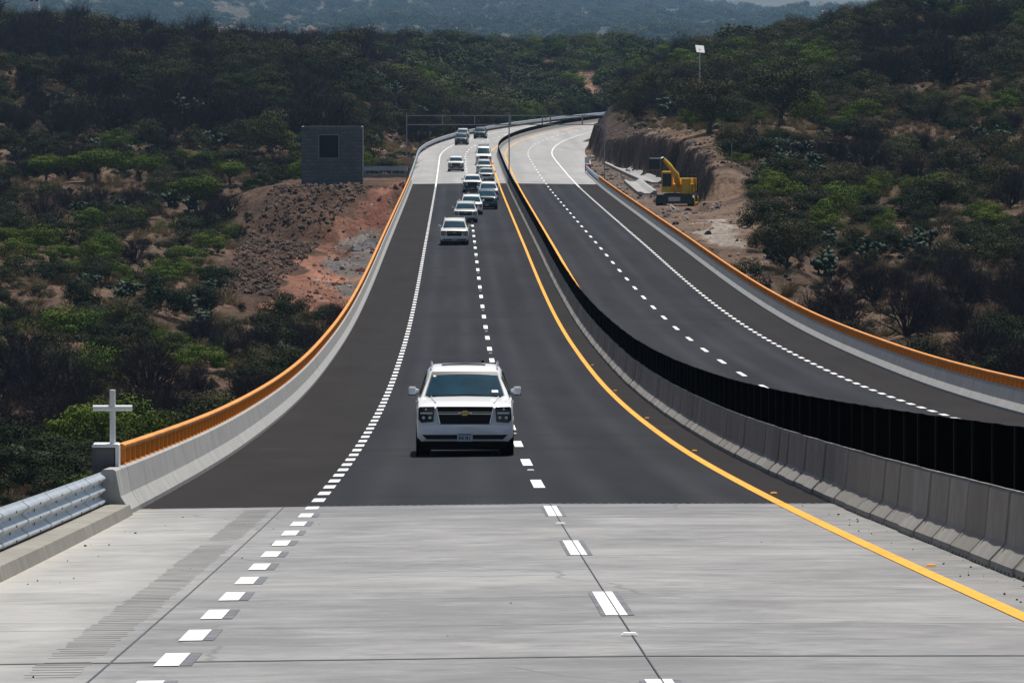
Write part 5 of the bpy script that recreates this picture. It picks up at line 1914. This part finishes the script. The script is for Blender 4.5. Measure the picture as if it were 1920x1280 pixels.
LM = [(622, 285, 'the block building'), (210, 800, 'the cross'), (530, 450, 'the rubble bank'), (640, 580, 'the salmon slope'), (330, 350, 'the spreading tree'), (18, 450, 'the round edge tree'),
      (170, 320, 'the green tree row'), (385, 660, 'the flat-topped bush'), (1270, 335, 'the excavator'), (1312, 110, 'the solar lamp'), (1475, 450, 'the forked olive tree'), (1560, 390, 'the rounded bright bush'),
      (1700, 600, 'the huge thicket'), (1780, 110, 'the biggest leafless tree'), (1328, 200, 'the terrace tree'), (1760, 360, 'the mesquite tree'), (1868, 460, 'the yellow-olive bush'), (1634, 15, 'the mast'), (1060, 205, 'the far bend'),
      (870, 250, 'the last cars'), (1145, 60, 'the long white house'), (200, 200, 'the broad grey tree'), (1180, 160, 'the crest bush'), (60, 30, 'the upper left corner'), (600, 90, 'the left hill top')]
_used = {}


def spot_label(word, p, q, w):
    b = min(LM, key=lambda m: (m[0] - p) ** 2 + ((m[1] - q) * 1.3) ** 2)
    dx_, dy_ = p - b[0], q - b[1]
    d_ = math.hypot(dx_, dy_)
    rel = ('left of' if dx_ < 0 else 'right of') if abs(dx_) > 2.2 * abs(dy_) else (('above' if dy_ < 0 else 'below') if abs(dy_) > 2.2 * abs(dx_) else ('up-left of', 'up-right of', 'down-left of', 'down-right of')[(dx_ > 0) + 2 * (dy_ > 0)])
    far = 'close' if d_ < 60 else ('standing' if d_ < 140 else 'far')
    sz = 'small ' if w < 26 else ('large ' if w > 75 else '')
    k_ = '%s%s %s %s %s' % (sz, word, far, rel, b[2])
    _used[k_] = _used.get(k_, 0) + 1
    n_ = _used[k_]
    return k_ if n_ == 1 else (ORD[n_ - 1] + ' nearest ' + k_ if n_ <= 30 else k_)


infr = (px_ > -20) & (px_ < 1940) & (py_ > -10)
MAXI = {'green': 170, 'dark': 190, 'olive': 170, 'bare': 200, 'cactus': 110}
for kd in wid:
    m_ = np.where(kinds == kd)[0]
    size = W_[m_] / D_[m_] * np.where(infr[m_], 1, .01)
    od = m_[np.argsort(-size)]
    big, rest = od[:MAXI[kd]], od[MAXI[kd]:]
    for i in big:
        wh = where(px_[i], py_[i], D_[i])
        place(kd, x[i], y[i], z[i], W_[i], spot_label(WORD[kd], px_[i], py_[i], W_[i] * F / D_[i]), {'green': 'green leafy bushes', 'dark': 'dark evergreen bushes', 'olive': 'olive bushes', 'bare': 'leafless shrubs', 'cactus': 'prickly pears'}[kd] + ' ' + wh)
    if len(rest):
        scatter({'green': 'green_undergrowth', 'dark': 'dark_undergrowth', 'olive': 'olive_undergrowth', 'bare': 'leafless_undergrowth', 'cactus': 'cactus_undergrowth'}[kd], PR[kd],
                np.stack([x[rest], y[rest], z[rest] - .1], -1), W_[rest], .9)

# low ground cover and grass
x, y = frustum_pts(60000, 240, 1150)
ok = off_road(x, y, 0)
x, y = x[ok], y[ok]; z = ground(x, y)
gn = fbm(x, y, 12, 3)
px_, py_, D_ = proj(x, y, z)
s_, l_ = to_road(x, y)
bank = (s_ > 520) & (s_ < 660) & (l_ < 0) & inpoly(px_, py_, [(530, 320), (800, 325), (700, 560), (600, 640), (500, 620), (420, 540), (455, 430)])
sp2 = (s_ > 420) & (s_ < 620) & inpoly(px_, py_, [(1200, 385), (1330, 290), (1400, 300), (1420, 380), (1430, 470), (1440, 530), (1380, 530), (1280, 440)])
gsel = (gn > .02) & ~bank & ~sp2
i1 = np.where(gsel)[0][:9000]
scatter('dry_grass', PR['straw'], np.stack([x[i1], y[i1], z[i1]], -1), rng.uniform(.7, 1.5, len(i1)), .9)
i2 = np.where(~gsel & ~bank & ~sp2)[0][:9000]
scatter('low_ground_cover', [PR['dark'][0], PR['bare'][0], PR['olive'][0], PR['cactus'][0], PR['bare'][1]], np.stack([x[i2], y[i2], z[i2] - .05], -1), rng.uniform(.5, 1.5, len(i2)), .8)
# rubble
bx_, by_ = rng.uniform(-40, -6.8, 14000), rng.uniform(540, 640, 14000)
bz_ = ground(bx_, by_); bp, bq, _ = proj(bx_, by_, bz_)
inb_ = inpoly(bp, bq, [(530, 330), (720, 330), (640, 400), (590, 470), (500, 560), (415, 560), (455, 430)])
ii = np.where(inb_)[0][:4200]
scatter('rubble', PR['rock'][:3], np.stack([bx_[ii], by_[ii], bz_[ii]], -1), .14 + rng.exponential(.17, len(ii)).clip(0, 1.2), .8, flatrot=False)
in2 = inpoly(bp, bq, [(720, 335), (770, 345), (700, 480), (600, 620), (520, 600), (640, 420)])
ii = np.where(in2)[0][:420]
scatter('loose_stones', [PR['rock'][3], PR['rock'][4], PR['rock'][3]], np.stack([bx_[ii], by_[ii], bz_[ii]], -1), .10 + rng.exponential(.15, len(ii)).clip(0, .9), .8, flatrot=False)
bx_, by_ = rng.uniform(14.5, 34, 9000), rng.uniform(430, 800, 9000)
s_, l_ = to_road(bx_, by_); okk = (l_ > 15.6)
bx_, by_ = bx_[okk], by_[okk]; bz_ = ground(bx_, by_); okk = ~WALL[0] & (np.hypot(bx_ - ex, by_ - ey + 5) > 9); bx_, by_, bz_ = bx_[okk], by_[okk], bz_[okk]
ii = np.arange(len(bx_))[:2200]
scatter('spoil_stones', [PR['rock'][0], PR['rock'][4], PR['rock'][1]], np.stack([bx_[ii], by_[ii], bz_[ii]], -1), .10 + rng.exponential(.14, len(ii)).clip(0, .8), .8, flatrot=False)
bx_, by_ = rng.uniform(-22, -8, 900), rng.uniform(690, 870, 900)
bz_ = ground(bx_, by_)
scatter('red_rubble', [PR['rock'][3], PR['rock'][3], PR['rock'][4]], np.stack([bx_, by_, bz_], -1), .15 + rng.exponential(.22, 900).clip(0, 1.2), .7, flatrot=False)

k_ = 90
gs_, gl_ = rng.uniform(36, 84, k_), np.where(rng.random(k_) < .45, rng.uniform(3.75, 4.25, k_), np.where(rng.random(k_) < .5, rng.uniform(-6.0, -5.3, k_), rng.uniform(-6, 4.2, k_)))
scatter('road_grit', [PR['rock'][0], PR['rock'][1]], np.array([P(float(a), float(b), .004) for a, b in zip(gs_, gl_)]), .008 + rng.exponential(.010, k_).clip(0, .03), .8, flatrot=False)

# far woodland
x, y = frustum_pts(32000, 2100, 10600, 1.1, 1.6)
z = ground(x, y)
px_, py_, D_ = proj(x, y, z)
gap = np.zeros(len(x), bool)
for cx_, cy_, rx_, ry_ in BARE:
    gap |= ((px_ - cx_) / rx_) ** 2 + ((py_ - cy_) / ry_) ** 2 < 1
for hx_, hy_, hw_ in ((1145, 66, 38), (1263, 26, 28), (1556, 40, 28), (1607, 32, 9), (1101, 21, 20), (910, 17, 14), (931, 6, 8), (792, 6, 9)):
    gap |= (np.abs(px_ - hx_) < hw_ * .5 + 2) & (py_ > hy_ - 4) & (py_ < hy_ + 17)
gap |= (fbm(x, y * .25, 260, 3) > .30) | (fbm(x + 900, y * .3, 70, 2) + rng.normal(size=len(x)) * .12 > .16)
x, y, z, D_ = [q[~gap] for q in (x, y, z, D_)]
scatter('distant_woodland', PR['far'], np.stack([x, y, z - .3], -1), (9 + rng.exponential(7, len(x)).clip(0, 20)) * np.interp(D_, [2100, 3500, 9500], [.5, .8, 1.2]), .85)
x, y = frustum_pts(9000, 1050, 2100, 1.1)
ok = off_road(x, y, 4); x, y = x[ok], y[ok]; z = ground(x, y)
px_, py_, D_ = proj(x, y, z)
gap = np.zeros(len(x), bool)
for cx_, cy_, rx_, ry_ in BARE:
    gap |= ((px_ - cx_) / rx_ / 1.2) ** 2 + ((py_ - cy_ - 3) / ry_ / 1.5) ** 2 < 1
x, y, z = [q[~gap] for q in (x, y, z)]
scatter('hillside_woodland', PR['far'], np.stack([x, y, z - .2], -1), rng.uniform(3.5, 9, len(x)), .8)

# ------------------------------------------------------------------ haze
mb = MB().box((0, 5800, 60), (3200, 11800, 340))
hz = mb.build('haze', M['white'])
hm_ = bpy.data.materials.new('haze_air'); hm_.use_nodes = True
n_ = hm_.node_tree.nodes; n_.clear()
ou = n_.new('ShaderNodeOutputMaterial'); pv = n_.new('ShaderNodeVolumePrincipled')
pv.inputs['Color'].default_value = (.42, .70, 1.0, 1)
pv.inputs['Density'].default_value = .00004
pv.inputs['Anisotropy'].default_value = .1
hm_.node_tree.links.new(pv.outputs[0], ou.inputs['Volume'])
hz.data.materials.clear(); hz.data.materials.append(hm_)
tag(hz, kind='stuff')
print('objects', len(bpy.data.objects))
